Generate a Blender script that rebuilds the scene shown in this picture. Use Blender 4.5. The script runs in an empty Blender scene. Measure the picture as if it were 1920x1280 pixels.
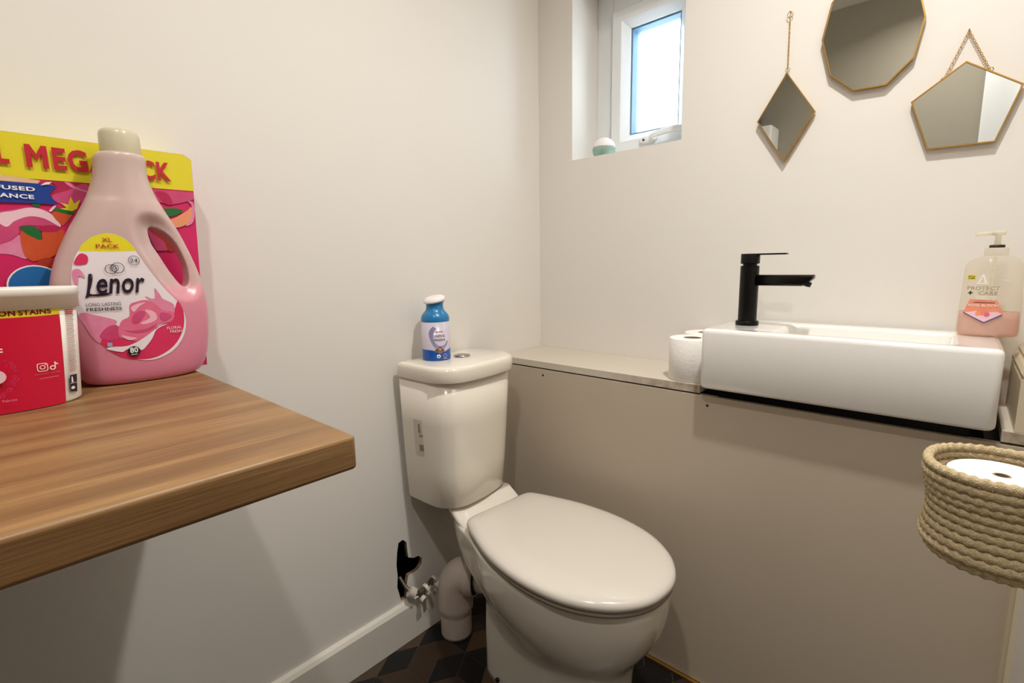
import bpy, bmesh, math, random
from mathutils import Vector, Matrix, geometry
from mathutils.bvhtree import BVHTree
random.seed(7)
PI = math.pi
sc = bpy.context.scene
col = sc.collection

# ------------------------------------------------------------------ camera, world, exposure
cd = bpy.data.cameras.new('camera'); cam = bpy.data.objects.new('camera', cd); col.objects.link(cam)
cd.sensor_width = 36; cd.lens = 923.97 / 1920 * 36; cd.clip_start = 0.02; cd.clip_end = 100
RR = [[0.6718495927, -0.7404966531, -0.0168175925], [-0.1238212635, -0.0898987430, -0.9882239173], [0.7302646229, 0.6660202119, -0.1520876650]]
M4 = Matrix(((RR[0][0], -RR[1][0], -RR[2][0], -1.39629), (RR[0][1], -RR[1][1], -RR[2][1], -1.130875), (RR[0][2], -RR[1][2], -RR[2][2], 1.09), (0, 0, 0, 1)))
cam.matrix_world = M4
sc.camera = cam
w = bpy.data.worlds.new('daylight'); sc.world = w; w.use_nodes = True
bg = w.node_tree.nodes['Background']; bg.inputs[0].default_value = (0.80, 0.90, 1.0, 1); bg.inputs[1].default_value = 12.0
sc.view_settings.view_transform = 'Standard'; sc.view_settings.look = 'None'
sc.view_settings.exposure = 0.0; sc.view_settings.gamma = 1; sc.view_settings.use_curve_mapping = False
LAMPS = [((-.70, -1.04), 13.2, 'recessed ceiling downlight nearer the basin'), ((-1.56, -.98), 7.8, 'recessed ceiling downlight above the worktop end')]
LAMP_COL = (1.0, 0.975, 0.94); LAMP_EMIT = 6.0; LAMP_SPREAD = 145

# ------------------------------------------------------------------ materials
def lin(c):
    return tuple(((x / 255) / 12.92 if x / 255 <= 0.04045 else ((x / 255 + 0.055) / 1.055) ** 2.4) for x in c) + (1,)
MATS = {}
def mat(name, rgb, rough=0.5, metal=0.0, noise=0.0, nscale=8.0, bump=0.0, bscale=60.0, spec=0.5, coat=0.0, trans=0.0, alpha=1.0, ior=1.45, sss=0.0, rgb2=None):
    if name in MATS: return MATS[name]
    m = bpy.data.materials.new(name); m.use_nodes = True
    nt = m.node_tree; b = nt.nodes['Principled BSDF']
    b.inputs['Base Color'].default_value = lin(rgb); b.inputs['Roughness'].default_value = rough
    b.inputs['Metallic'].default_value = metal; b.inputs['Specular IOR Level'].default_value = spec
    b.inputs['Coat Weight'].default_value = coat; b.inputs['Coat Roughness'].default_value = 0.05
    b.inputs['Transmission Weight'].default_value = trans; b.inputs['Alpha'].default_value = alpha; b.inputs['IOR'].default_value = ior
    if sss:
        b.inputs['Subsurface Weight'].default_value = sss; b.inputs['Subsurface Radius'].default_value = (0.02, 0.01, 0.01)
    tc = nt.nodes.new('ShaderNodeTexCoord')
    if noise or rgb2:
        n = nt.nodes.new('ShaderNodeTexNoise'); n.inputs['Scale'].default_value = nscale; n.inputs['Detail'].default_value = 4
        nt.links.new(tc.outputs['Object'], n.inputs['Vector'])
        mx = nt.nodes.new('ShaderNodeMix'); mx.data_type = 'RGBA'
        a = lin(rgb); c2 = lin(rgb2) if rgb2 else tuple(v * (1 - noise) for v in a[:3]) + (1,)
        mx.inputs[6].default_value = a; mx.inputs[7].default_value = c2
        nt.links.new(n.outputs['Fac'], mx.inputs[0]); nt.links.new(mx.outputs[2], b.inputs['Base Color'])
    if bump:
        n2 = nt.nodes.new('ShaderNodeTexNoise'); n2.inputs['Scale'].default_value = bscale; n2.inputs['Detail'].default_value = 3
        nt.links.new(tc.outputs['Object'], n2.inputs['Vector'])
        bp = nt.nodes.new('ShaderNodeBump'); bp.inputs['Strength'].default_value = bump; bp.inputs['Distance'].default_value = 0.002
        nt.links.new(n2.outputs['Fac'], bp.inputs['Height']); nt.links.new(bp.outputs[0], b.inputs['Normal'])
    MATS[name] = m
    return m

mat('wall_paint', (229, 224, 216), 0.75, noise=0.03, nscale=2.5, bump=0.12, bscale=45)
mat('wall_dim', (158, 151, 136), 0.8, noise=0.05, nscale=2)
mat('added_hall_paint', (100, 72, 46), 0.8)  # dark brown of the added unseen hall, keeps the bounce light low and warm
mat('ceiling_paint', (225, 222, 215), 0.8)
mat('white_gloss', (228, 222, 210), 0.35, noise=0.02, nscale=6)
mat('trim_warm', (214, 200, 172), 0.45, noise=0.05, nscale=20)
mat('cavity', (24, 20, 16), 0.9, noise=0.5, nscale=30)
mat('plaster_raw', (150, 128, 100), 0.9, noise=0.3, nscale=60)
mat('panel_grey', (192, 178, 158), 0.42, noise=0.04, nscale=5, bump=0.04, bscale=200)
mat('screw', (70, 58, 46), 0.5, 0.6)
mat('brass', (196, 152, 78), 0.3, 0.9, noise=0.1, nscale=40)
mat('upvc', (232, 234, 234), 0.3)
mat('upvc_shade', (120, 122, 122), 0.6)
mat('gasket', (105, 135, 160), 0.5)
mat('ceramic', (234, 226, 211), 0.12, coat=0.6)
mat('ceramic_white', (240, 237, 231), 0.1, coat=0.7)
mat('seat_plastic', (220, 212, 200), 0.16, coat=0.5)
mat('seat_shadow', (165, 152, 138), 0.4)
mat('pipe_plastic', (205, 190, 178), 0.4)
mat('rubber_black', (18, 17, 18), 0.6)
mat('chrome', (190, 188, 182), 0.12, 1.0)
mat('valve_white', (215, 205, 190), 0.4)
mat('valve_metal', (120, 110, 95), 0.35, 0.8)
mat('tap_black', (6, 5, 5), 0.3, 0.0, spec=0.3)
mat('mirror_glass', (225, 225, 220), 0.015, 1.0)
mat('paper', (240, 236, 230), 0.9, bump=0.5, bscale=180)
mat('card', (150, 128, 100), 0.9)
mat('rope', (224, 206, 168), 0.9, rgb2=(160, 134, 92), nscale=240, bump=1.0, bscale=700)
mat('yellow', (224, 208, 38), 0.42); mat('red_text', (190, 30, 45), 0.45); mat('banner_blue', (28, 62, 145), 0.42)
mat('magenta', (200, 20, 78), 0.4, rgb2=(214, 42, 108), nscale=9)
mat('petal_pink', (212, 88, 132), 0.42, rgb2=(190, 50, 100), nscale=45)
mat('petal_pale', (236, 196, 206), 0.42); mat('petal_light', (228, 150, 175), 0.42, rgb2=(214, 110, 150), nscale=70)
mat('petal_deep', (192, 34, 84), 0.42, rgb2=(165, 22, 66), nscale=60)
mat('orange', (214, 96, 44), 0.42, rgb2=(190, 60, 40), nscale=40); mat('peach', (232, 150, 110), 0.42)
mat('rust', (150, 30, 28), 0.42, rgb2=(180, 60, 30), nscale=50)
mat('leaf_green', (40, 120, 52), 0.42, rgb2=(24, 84, 40), nscale=60); mat('cream', (226, 180, 170), 0.42, rgb2=(220, 190, 130), nscale=50)
mat('text_white', (238, 234, 230), 0.45); mat('ink', (38, 24, 42), 0.4); mat('label_white', (232, 222, 226), 0.3)
mat('crimson', (204, 30, 78), 0.32, rgb2=(220, 60, 105), nscale=25); mat('rose', (228, 122, 150), 0.35, rgb2=(214, 92, 128), nscale=110)
mat('rose_pale', (240, 176, 192), 0.35); mat('badge_blue', (150, 175, 215), 0.4); mat('circle_blue', (30, 105, 170), 0.4)
mat('tub_red', (206, 16, 56), 0.38); mat('tub_white', (236, 230, 220), 0.35, sss=0.1); mat('tub_dark', (120, 18, 36), 0.4)
mat('small_print', (150, 120, 110), 0.5); mat('glow_pink', (236, 200, 206), 0.4)
mat('can_blue', (28, 122, 178), 0.28, coat=0.3); mat('can_label', (206, 196, 208), 0.3, coat=0.3); mat('can_low', (18, 84, 172), 0.28, coat=0.3)
mat('can_swirl', (150, 148, 188), 0.3); mat('can_white', (236, 228, 226), 0.4); mat('can_brown', (122, 92, 72), 0.4)
mat('gel_teal', (70, 190, 165), 0.25, trans=0.3); mat('pink_flesh', (232, 180, 176), 0.4)
mat('sticker', (212, 200, 184), 0.4); mat('sticker_ink', (142, 130, 116), 0.5)
mat('cabinet_white', (228, 228, 228), 0.4); mat('packet_blue', (24, 60, 140), 0.5)
mat('label_coral', (226, 120, 92), 0.35, rgb2=(236, 160, 130), nscale=60)
mat('grout', (74, 58, 44), 0.8)
mat('tile_dark', (22, 21, 22), 0.35, noise=0.3, nscale=14); mat('tile_brown', (58, 42, 31), 0.4, noise=0.35, nscale=16); mat('tile_tan', (84, 62, 42), 0.4, noise=0.3, nscale=18)

def nodes_mat(name):
    m = bpy.data.materials.new(name); m.use_nodes = True; m.node_tree.nodes.clear(); MATS[name] = m
    nt = m.node_tree; out = nt.nodes.new('ShaderNodeOutputMaterial')
    return m, nt, out
def wood():
    m, nt, out = nodes_mat('oak_laminate')
    N = nt.nodes.new; L = nt.links.new
    b = N('ShaderNodeBsdfPrincipled'); b.inputs['Roughness'].default_value = 0.42
    tc = N('ShaderNodeTexCoord'); mp = N('ShaderNodeMapping'); mp.inputs['Scale'].default_value = (1.1, 11, 11); mp.inputs['Rotation'].default_value = (0, 0, 0.03)
    L(tc.outputs['Object'], mp.inputs['Vector'])
    n = N('ShaderNodeTexNoise'); n.inputs['Scale'].default_value = 2.2; n.inputs['Detail'].default_value = 6; n.inputs['Distortion'].default_value = 0.6
    L(mp.outputs[0], n.inputs['Vector'])
    r = N('ShaderNodeValToRGB'); e = r.color_ramp.elements
    e[0].position = 0.30; e[0].color = lin((118, 86, 52)); e[1].position = 0.72; e[1].color = lin((166, 130, 84))
    k = r.color_ramp.elements.new(0.5); k.color = lin((142, 106, 66))
    L(n.outputs['Fac'], r.inputs[0])
    mp2 = N('ShaderNodeMapping'); mp2.inputs['Scale'].default_value = (12, 420, 420); L(tc.outputs['Object'], mp2.inputs['Vector'])
    n2 = N('ShaderNodeTexNoise'); n2.inputs['Scale'].default_value = 1.0; n2.inputs['Detail'].default_value = 3; L(mp2.outputs[0], n2.inputs['Vector'])
    mx = N('ShaderNodeMix'); mx.data_type = 'RGBA'; mx.blend_type = 'MULTIPLY'; mx.inputs[0].default_value = 0.55
    r2 = N('ShaderNodeValToRGB'); r2.color_ramp.elements[0].position = 0.3; r2.color_ramp.elements[0].color = (0.55, 0.5, 0.45, 1); r2.color_ramp.elements[1].position = 0.6; r2.color_ramp.elements[1].color = (1, 1, 1, 1)
    L(n2.outputs['Fac'], r2.inputs[0]); L(r.outputs[0], mx.inputs[6]); L(r2.outputs[0], mx.inputs[7]); L(mx.outputs[2], b.inputs['Base Color'])
    bp = N('ShaderNodeBump'); bp.inputs['Strength'].default_value = 0.25; bp.inputs['Distance'].default_value = 0.001
    L(n2.outputs['Fac'], bp.inputs['Height']); L(bp.outputs[0], b.inputs['Normal']); L(b.outputs[0], out.inputs[0])
wood()
def bottle_mat():
    m, nt, out = nodes_mat('milky_plastic')
    N = nt.nodes.new; L = nt.links.new
    b = N('ShaderNodeBsdfPrincipled'); b.inputs['Roughness'].default_value = 0.3
    b.inputs['Subsurface Weight'].default_value = 0.35; b.inputs['Subsurface Radius'].default_value = (0.03, 0.012, 0.012); b.inputs['Subsurface Scale'].default_value = 1.0
    tc = N('ShaderNodeTexCoord'); s = N('ShaderNodeSeparateXYZ'); L(tc.outputs['Object'], s.inputs[0])
    r = N('ShaderNodeValToRGB'); mr = N('ShaderNodeMapRange'); mr.inputs[1].default_value = 0.0; mr.inputs[2].default_value = 0.4
    L(s.outputs['Z'], mr.inputs[0]); L(mr.outputs[0], r.inputs[0]); e = r.color_ramp.elements
    e[0].position = 0.0; e[0].color = lin((218, 128, 154)); e[1].position = 0.405; e[1].color = lin((200, 168, 164))
    k = e.new(0.30); k.color = lin((218, 140, 158)); k = e.new(0.365); k.color = lin((218, 154, 160)); k = e.new(1.0); k.color = lin((200, 180, 170))
    L(r.outputs[0], b.inputs['Base Color']); L(b.outputs[0], out.inputs[0])
bottle_mat()
mat('cap_plastic', (226, 216, 188), 0.25, sss=0.3, trans=0.25)
def clear(name, rgb, amount, rough=0.05):
    m, nt, out = nodes_mat(name)
    N = nt.nodes.new; L = nt.links.new
    t = N('ShaderNodeBsdfTransparent'); t.inputs[0].default_value = lin(rgb)
    g = N('ShaderNodeBsdfPrincipled'); g.inputs['Base Color'].default_value = lin(rgb); g.inputs['Roughness'].default_value = rough
    mx = N('ShaderNodeMixShader'); mx.inputs[0].default_value = amount
    L(t.outputs[0], mx.inputs[1]); L(g.outputs[0], mx.inputs[2]); L(mx.outputs[0], out.inputs[0])
clear('clear_plastic', (250, 247, 240), 0.11)
clear('liquid_pink', (246, 212, 202), 0.42)
clear('pump_clear', (250, 246, 236), 0.35)
clear('pane_glass', (240, 244, 246), 0.12, 0.3)
clear('clear_gel', (205, 235, 225), 0.45)
clear('faint_print', (176, 166, 140), 0.55, 0.4)
def ledge_mat():
    m, nt, out = nodes_mat('ledge_board')
    N = nt.nodes.new; L = nt.links.new
    b = N('ShaderNodeBsdfPrincipled'); b.inputs['Roughness'].default_value = 0.4
    tc = N('ShaderNodeTexCoord'); s = N('ShaderNodeSeparateXYZ'); L(tc.outputs['Object'], s.inputs[0])
    n = N('ShaderNodeTexNoise'); n.inputs['Scale'].default_value = 38; n.inputs['Detail'].default_value = 6; L(tc.outputs['Object'], n.inputs['Vector'])
    yr = N('ShaderNodeMapRange'); yr.inputs[1].default_value = -0.40; yr.inputs[2].default_value = -0.67; L(s.outputs['Y'], yr.inputs[0])
    xr = N('ShaderNodeMapRange'); xr.inputs[1].default_value = -0.2365; xr.inputs[2].default_value = -0.2375; L(s.outputs['X'], xr.inputs[0])
    nr = N('ShaderNodeMapRange'); nr.inputs[1].default_value = 0.30; nr.inputs[2].default_value = 0.75; L(n.outputs['Fac'], nr.inputs[0])
    a = N('ShaderNodeMath'); a.operation = 'MULTIPLY'; L(yr.outputs[0], a.inputs[0]); L(xr.outputs[0], a.inputs[1])
    c = N('ShaderNodeMath'); c.operation = 'MULTIPLY'; L(a.outputs[0], c.inputs[0]); L(nr.outputs[0], c.inputs[1])
    mx = N('ShaderNodeMix'); mx.data_type = 'RGBA'; mx.inputs[6].default_value = lin((204, 194, 178)); mx.inputs[7].default_value = lin((128, 98, 62))
    L(c.outputs[0], mx.inputs[0]); L(mx.outputs[2], b.inputs['Base Color']); L(b.outputs[0], out.inputs[0])
ledge_mat()

# ------------------------------------------------------------------ mesh helpers
def wl(o):
    p = Vector((0, 0, 0))
    while o is not None: p = p + o.location; o = o.parent
    return p
class MB:
    def __init__(s): s.v = []; s.f = []; s.m = []; s.sm = []
    def add(s, vs, fs, mi=0, smooth=True):
        o = len(s.v); s.v += [tuple(p) for p in vs]
        for f in fs: s.f.append([i + o for i in f]); s.m.append(mi); s.sm.append(smooth)
        return s
    def box(s, a, b, mi=0):
        x0, y0, z0 = a; x1, y1, z1 = b
        vs = [(x0, y0, z0), (x1, y0, z0), (x1, y1, z0), (x0, y1, z0), (x0, y0, z1), (x1, y0, z1), (x1, y1, z1), (x0, y1, z1)]
        return s.add(vs, [(0, 3, 2, 1), (4, 5, 6, 7), (0, 1, 5, 4), (1, 2, 6, 5), (2, 3, 7, 6), (3, 0, 4, 7)], mi, False)
    def loft(s, rings, mi=0, c0=True, c1=True, smooth=True):
        n = len(rings[0]); vs = [p for r in rings for p in r]; fs = []
        for k in range(len(rings) - 1):
            for i in range(n):
                j = (i + 1) % n; fs.append((k * n + i, k * n + j, (k + 1) * n + j, (k + 1) * n + i))
        if c0: fs.append(tuple(range(n))[::-1])
        if c1: fs.append(tuple((len(rings) - 1) * n + i for i in range(n)))
        return s.add(vs, fs, mi, smooth)
    def lathe(s, prof, c=(0, 0, 0), n=40, mi=0, c0=True, c1=True):
        return s.loft([[(c[0] + r * math.cos(2 * PI * i / n), c[1] + r * math.sin(2 * PI * i / n), c[2] + z) for i in range(n)] for r, z in prof], mi, c0, c1)
    def tube(s, pts, r, n=10, mi=0, closed=False, caps=True):
        pts = [Vector(p) for p in pts]; N = len(pts); rings = []; up = None
        for i, p in enumerate(pts):
            if closed: t = pts[(i + 1) % N] - pts[i - 1]
            else: t = pts[min(i + 1, N - 1)] - pts[max(i - 1, 0)]
            t.normalize()
            if up is None: up = Vector((0, 0, 1)) if abs(t.z) < 0.9 else Vector((1, 0, 0))
            a = t.cross(up); 
            if a.length < 1e-6: a = t.orthogonal()
            a.normalize(); b = a.cross(t); b.normalize(); up = b
            rr = r[i] if isinstance(r, (list, tuple)) else r
            rings.append([p + a * math.cos(2 * PI * k / n) * rr + b * math.sin(2 * PI * k / n) * rr for k in range(n)])
        if closed: rings.append(rings[0]); return s.loft(rings, mi, False, False)
        return s.loft(rings, mi, caps, caps)
    def build(s, name, mats, parent=None, loc=None, bevel=0, bseg=3, autos=None):
        off = wl(parent)
        me = bpy.data.meshes.new(name); me.from_pydata([(v[0] - off.x, v[1] - off.y, v[2] - off.z) for v in s.v], [], s.f)
        if isinstance(mats, str): mats = [mats]
        for m in mats: me.materials.append(MATS[m])
        me.polygons.foreach_set('material_index', s.m); me.polygons.foreach_set('use_smooth', s.sm)
        bm = bmesh.new(); bm.from_mesh(me); bmesh.ops.recalc_face_normals(bm, faces=bm.faces); bm.to_mesh(me); bm.free()
        o = bpy.data.objects.new(name, me); col.objects.link(o)
        if parent: o.parent = parent
        if bevel:
            b = o.modifiers.new('bevel', 'BEVEL'); b.width = bevel; b.segments = bseg; b.limit_method = 'ANGLE'; b.angle_limit = 0.6
            for p in me.polygons: p.use_smooth = True
        if autos or bevel:
            bm = bmesh.new(); bm.from_mesh(me)
            for e in bm.edges:
                if len(e.link_faces) == 2 and e.calc_face_angle(0) > (autos or 0.6): e.smooth = False
            bm.to_mesh(me); bm.free()
        return o
def tag(o, label, cat, group=None, kind=None):
    o['label'] = label; o['category'] = cat
    if group: o['group'] = group
    if kind: o['kind'] = kind
    return o
def struct(o): o['kind'] = 'structure'; return o
def thing(name, loc, label, cat, group=None):
    o = bpy.data.objects.new(name, None); col.objects.link(o); o.location = loc; o.empty_display_size = 0.05
    return tag(o, label, cat, group)
def catmull(pts, k=6, closed=False):
    out = []; n = len(pts)
    rng = range(n) if closed else range(n - 1)
    for i in rng:
        p0 = pts[(i - 1) % n] if closed or i > 0 else pts[i]; p1 = pts[i]; p2 = pts[(i + 1) % n]; p3 = pts[(i + 2) % n] if closed or i + 2 < n else p2
        for j in range(k):
            t = j / k
            out.append(tuple(0.5 * ((2 * p1[d]) + (-p0[d] + p2[d]) * t + (2 * p0[d] - 5 * p1[d] + 4 * p2[d] - p3[d]) * t * t + (-p0[d] + 3 * p1[d] - 3 * p2[d] + p3[d]) * t ** 3) for d in range(len(p1))))
    if not closed: out.append(tuple(pts[-1]))
    return out
def roundpoly(pts, rad, seg=6):
    out = []; n = len(pts)
    for i in range(n):
        p = Vector(pts[i]); a = Vector(pts[i - 1]) - p; b = Vector(pts[(i + 1) % n]) - p
        r = rad[i] if isinstance(rad, (list, tuple)) else rad
        ang = a.angle(b); d = min(r / math.tan(ang / 2), a.length * .49, b.length * .49)
        p1 = p + a.normalized() * d; p2 = p + b.normalized() * d
        for j in range(seg + 1):
            t = j / seg; q = p1 * (1 - t) ** 2 + p * 2 * t * (1 - t) + p2 * t * t; out.append((q.x, q.y))
    return out
def cut_tris(polys, step):
    """2D polygons (list of rings, first outer) -> dense triangles/quads, returned as verts, faces"""
    bm = bmesh.new()
    for loops in polys:
        vl = [[Vector((p[0], p[1], 0)) for p in lp] for lp in loops]
        flat = [v for lp in vl for v in lp]; tr = geometry.tessellate_polygon(vl)
        bv = [bm.verts.new(v) for v in flat]
        for t in tr:
            try: bm.faces.new([bv[i] for i in t])
            except ValueError: pass
    _bisect(bm, step)
    vs = [tuple(v.co) for v in bm.verts]; bm.verts.index_update(); fs = [[v.index for v in f.verts] for f in bm.faces]; bm.free()
    return vs, fs
def _bisect(bm, step):
    if not bm.verts or not step: return
    for ax in (0, 1):
        lo = min(v.co[ax] for v in bm.verts); hi = max(v.co[ax] for v in bm.verts); k = math.floor(lo / step) + 1
        while k * step < hi:
            no = [0, 0, 0]; no[ax] = 1; co = [0, 0, 0]; co[ax] = k * step
            bmesh.ops.bisect_plane(bm, geom=bm.verts[:] + bm.edges[:] + bm.faces[:], plane_co=co, plane_no=no); k += 1
def text2d(s, box, bold=0.0, shear=0.0, step=0):
    cu = bpy.data.curves.new('t', 'FONT'); cu.body = s; cu.offset = bold; cu.shear = shear; cu.resolution_u = 3; cu.space_character = 1.02 + bold * 1.5
    o = bpy.data.objects.new('t', cu); col.objects.link(o); dg = bpy.context.evaluated_depsgraph_get(); dg.update()
    me = bpy.data.meshes.new_from_object(o.evaluated_get(dg)); bpy.data.objects.remove(o); 
    bm = bmesh.new(); bm.from_mesh(me); bpy.data.meshes.remove(me)
    xs = [v.co.x for v in bm.verts]; ys = [v.co.y for v in bm.verts]; x0, x1, y0, y1 = min(xs), max(xs), min(ys), max(ys)
    for v in bm.verts:
        v.co = Vector((box[0] + (v.co.x - x0) / (x1 - x0) * (box[1] - box[0]), box[2] + (v.co.y - y0) / (y1 - y0) * (box[3] - box[2]), 0))
    _bisect(bm, step); bm.verts.index_update()
    vs = [tuple(v.co) for v in bm.verts]; fs = [[v.index for v in f.verts] for f in bm.faces]; bm.free()
    return vs, fs
def ring2d(c, r0, r1, n=32, k=1.0):
    return [[(c[0] + r1 * math.cos(2 * PI * i / n), c[1] + r1 * k * math.sin(2 * PI * i / n)) for i in range(n)], [(c[0] + r0 * math.cos(-2 * PI * i / n), c[1] + r0 * k * math.sin(-2 * PI * i / n)) for i in range(n)]]
def disc2d(c, r, n=28, k=1.0): return [[(c[0] + r * math.cos(2 * PI * i / n), c[1] + r * k * math.sin(2 * PI * i / n)) for i in range(n)]]
def rect2d(x0, x1, z0, z1): return [[(x0, z0), (x1, z0), (x1, z1), (x0, z1)]]
class Decal:
    """flat printed shapes laid on a surface by fn(u, v, layer_offset) -> 3D"""
    def __init__(s, fn, step): s.fn = fn; s.step = step; s.mb = MB(); s.mats = []; s.layer = 0
    def mi(s, m):
        if m not in s.mats: s.mats.append(m)
        return s.mats.index(m)
    def _put(s, vf, m):
        vs, fs = vf; s.layer += 1; off = 0.0004 + 0.00009 * s.layer
        s.mb.add([s.fn(v[0], v[1], off) for v in vs], fs, s.mi(m), True)
    def poly(s, loops, m): s._put(cut_tris([loops], s.step), m); return s
    def polys(s, lst, m): s._put(cut_tris(lst, s.step), m); return s
    def text(s, t, box, m, bold=0.0, shear=0.0): s._put(text2d(t, box, bold, shear, s.step), m); return s
    def build(s, name, parent): 
        o = s.mb.build(name, s.mats, parent)
        return o

# ------------------------------------------------------------------ printed artwork outlines (metres, x and z)
BOX_ART = [('petal_pink', [(-1.3616, 1.1327), (-1.3556, 1.1813), (-1.3495, 1.1817), (-1.3356, 1.1848), (-1.3169, 1.1898), (-1.3039, 1.1878), (-1.2934, 1.181), (-1.285, 1.1641), (-1.2913, 1.16), (-1.3092, 1.1622), (-1.3312, 1.1604), (-1.3334, 1.1508), (-1.3443, 1.1388), (-1.3554, 1.1328)]), ('petal_pale', [(-1.3568, 1.1713), (-1.3498, 1.1788), (-1.3359, 1.1826), (-1.317, 1.1886), (-1.3019, 1.1857), (-1.2895, 1.1752), (-1.2859, 1.1617), (-1.3023, 1.173), (-1.3186, 1.1757), (-1.3355, 1.1682), (-1.3461, 1.159)]), ('petal_light', [(-1.3619, 1.1298), (-1.3554, 1.1328), (-1.3433, 1.1389), (-1.3327, 1.1479), (-1.3321, 1.1303), (-1.3294, 1.1125), (-1.3447, 1.1184), (-1.357, 1.1198), (-1.3633, 1.1183)]), ('petal_deep', [(-1.2895, 1.2335), (-1.2421, 1.235), (-1.2166, 1.237), (-1.2347, 1.1895), (-1.2615, 1.1722), (-1.2705, 1.1978), (-1.2822, 1.1984), (-1.2933, 1.2109), (-1.284, 1.2222)]), ('petal_pink', [(-1.2902, 1.2082), (-1.2681, 1.2193), (-1.2487, 1.2304), (-1.232, 1.2134), (-1.2633, 1.1983), (-1.2824, 1.1969)]), ('petal_light', [(-1.2738, 1.2308), (-1.2691, 1.231), (-1.2558, 1.222), (-1.2318, 1.215), (-1.2502, 1.2179), (-1.2653, 1.2226)]), ('orange', [(-1.2934, 1.181), (-1.2836, 1.1862), (-1.2701, 1.181), (-1.2814, 1.165), (-1.2844, 1.1649)]), ('leaf_green', [(-1.2902, 1.1887), (-1.2832, 1.19), (-1.2673, 1.185), (-1.2725, 1.1808), (-1.2884, 1.1851)]), ('yellow', [(-1.2822, 1.1984), (-1.2731, 1.1961), (-1.2687, 1.2086), (-1.2657, 1.1981), (-1.2577, 1.2049), (-1.263, 1.1907), (-1.2695, 1.1864), (-1.2833, 1.1892), (-1.2754, 1.1913)]), ('orange', [(-1.3309, 1.1539), (-1.3174, 1.1485), (-1.3094, 1.1412), (-1.3067, 1.1548), (-1.2868, 1.1587), (-1.2772, 1.1405), (-1.2986, 1.1171), (-1.3152, 1.111), (-1.3233, 1.1088), (-1.3301, 1.1155), (-1.3327, 1.1303)]), ('petal_deep', [(-1.3093, 1.1607), (-1.2955, 1.1636), (-1.2861, 1.1602), (-1.292, 1.1539), (-1.308, 1.1533)]), ('leaf_green', [(-1.3307, 1.1597), (-1.317, 1.1611), (-1.3101, 1.1547), (-1.3105, 1.1412), (-1.319, 1.1447), (-1.3279, 1.1518)]), ('leaf_green', [(-1.3135, 1.1952), (-1.3053, 1.1951), (-1.3069, 1.1905), (-1.3129, 1.1908)]), ('rust', [(-1.3176, 1.1095), (-1.3059, 1.114), (-1.2972, 1.1094), (-1.304, 1.091), (-1.3144, 1.0897), (-1.3181, 1.0959)]), ('petal_pale', [(-1.2963, 1.1853), (-1.2909, 1.1924), (-1.2874, 1.1935), (-1.2902, 1.1887), (-1.2942, 1.184)]), ('cream', [(-1.3495, 1.2309), (-1.3432, 1.2333), (-1.3012, 1.2293), (-1.304, 1.2246), (-1.3442, 1.2245), (-1.3503, 1.2245)]), ('petal_pink', [(-1.1605, 1.2313), (-1.0971, 1.2308), (-1.0964, 1.2196), (-1.1321, 1.2075), (-1.1459, 1.2085), (-1.1623, 1.214)]), ('petal_deep', [(-1.156, 1.2263), (-1.1389, 1.2259), (-1.1321, 1.2075), (-1.1459, 1.2085)]), ('leaf_green', [(-1.1505, 1.1972), (-1.1381, 1.2001), (-1.1274, 1.2008), (-1.1179, 1.1974), (-1.1305, 1.1885), (-1.1483, 1.1854)]), ('peach', [(-1.1494, 1.1753), (-1.1309, 1.1844), (-1.1115, 1.1979), (-1.1035, 1.2046), (-1.1014, 1.1882), (-1.1139, 1.174), (-1.1327, 1.167)]), ('petal_light', [(-1.108, 1.2145), (-1.1008, 1.213), (-1.0989, 1.1987), (-1.1043, 1.1776), (-1.1161, 1.1709), (-1.1052, 1.188), (-1.1033, 1.2067)]), ('petal_pink', [(-1.1842, 1.1638), (-1.1678, 1.1625), (-1.1525, 1.145), (-1.1455, 1.1289), (-1.1665, 1.1267), (-1.1869, 1.1383)]), ('rust', [(-1.1732, 1.1741), (-1.1364, 1.1659), (-1.1288, 1.1354), (-1.1459, 1.1248), (-1.1528, 1.143), (-1.1699, 1.1585)])]
BANNER = [(-1.3696, 1.2201), (-1.3504, 1.2236), (-1.3444, 1.2234), (-1.304, 1.2246), (-1.2833, 1.2235), (-1.2934, 1.2101), (-1.2855, 1.1951), (-1.3108, 1.1954), (-1.348, 1.1939), (-1.3728, 1.194)]
CIRC = [(-1.3234, 1.0701)]
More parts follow.
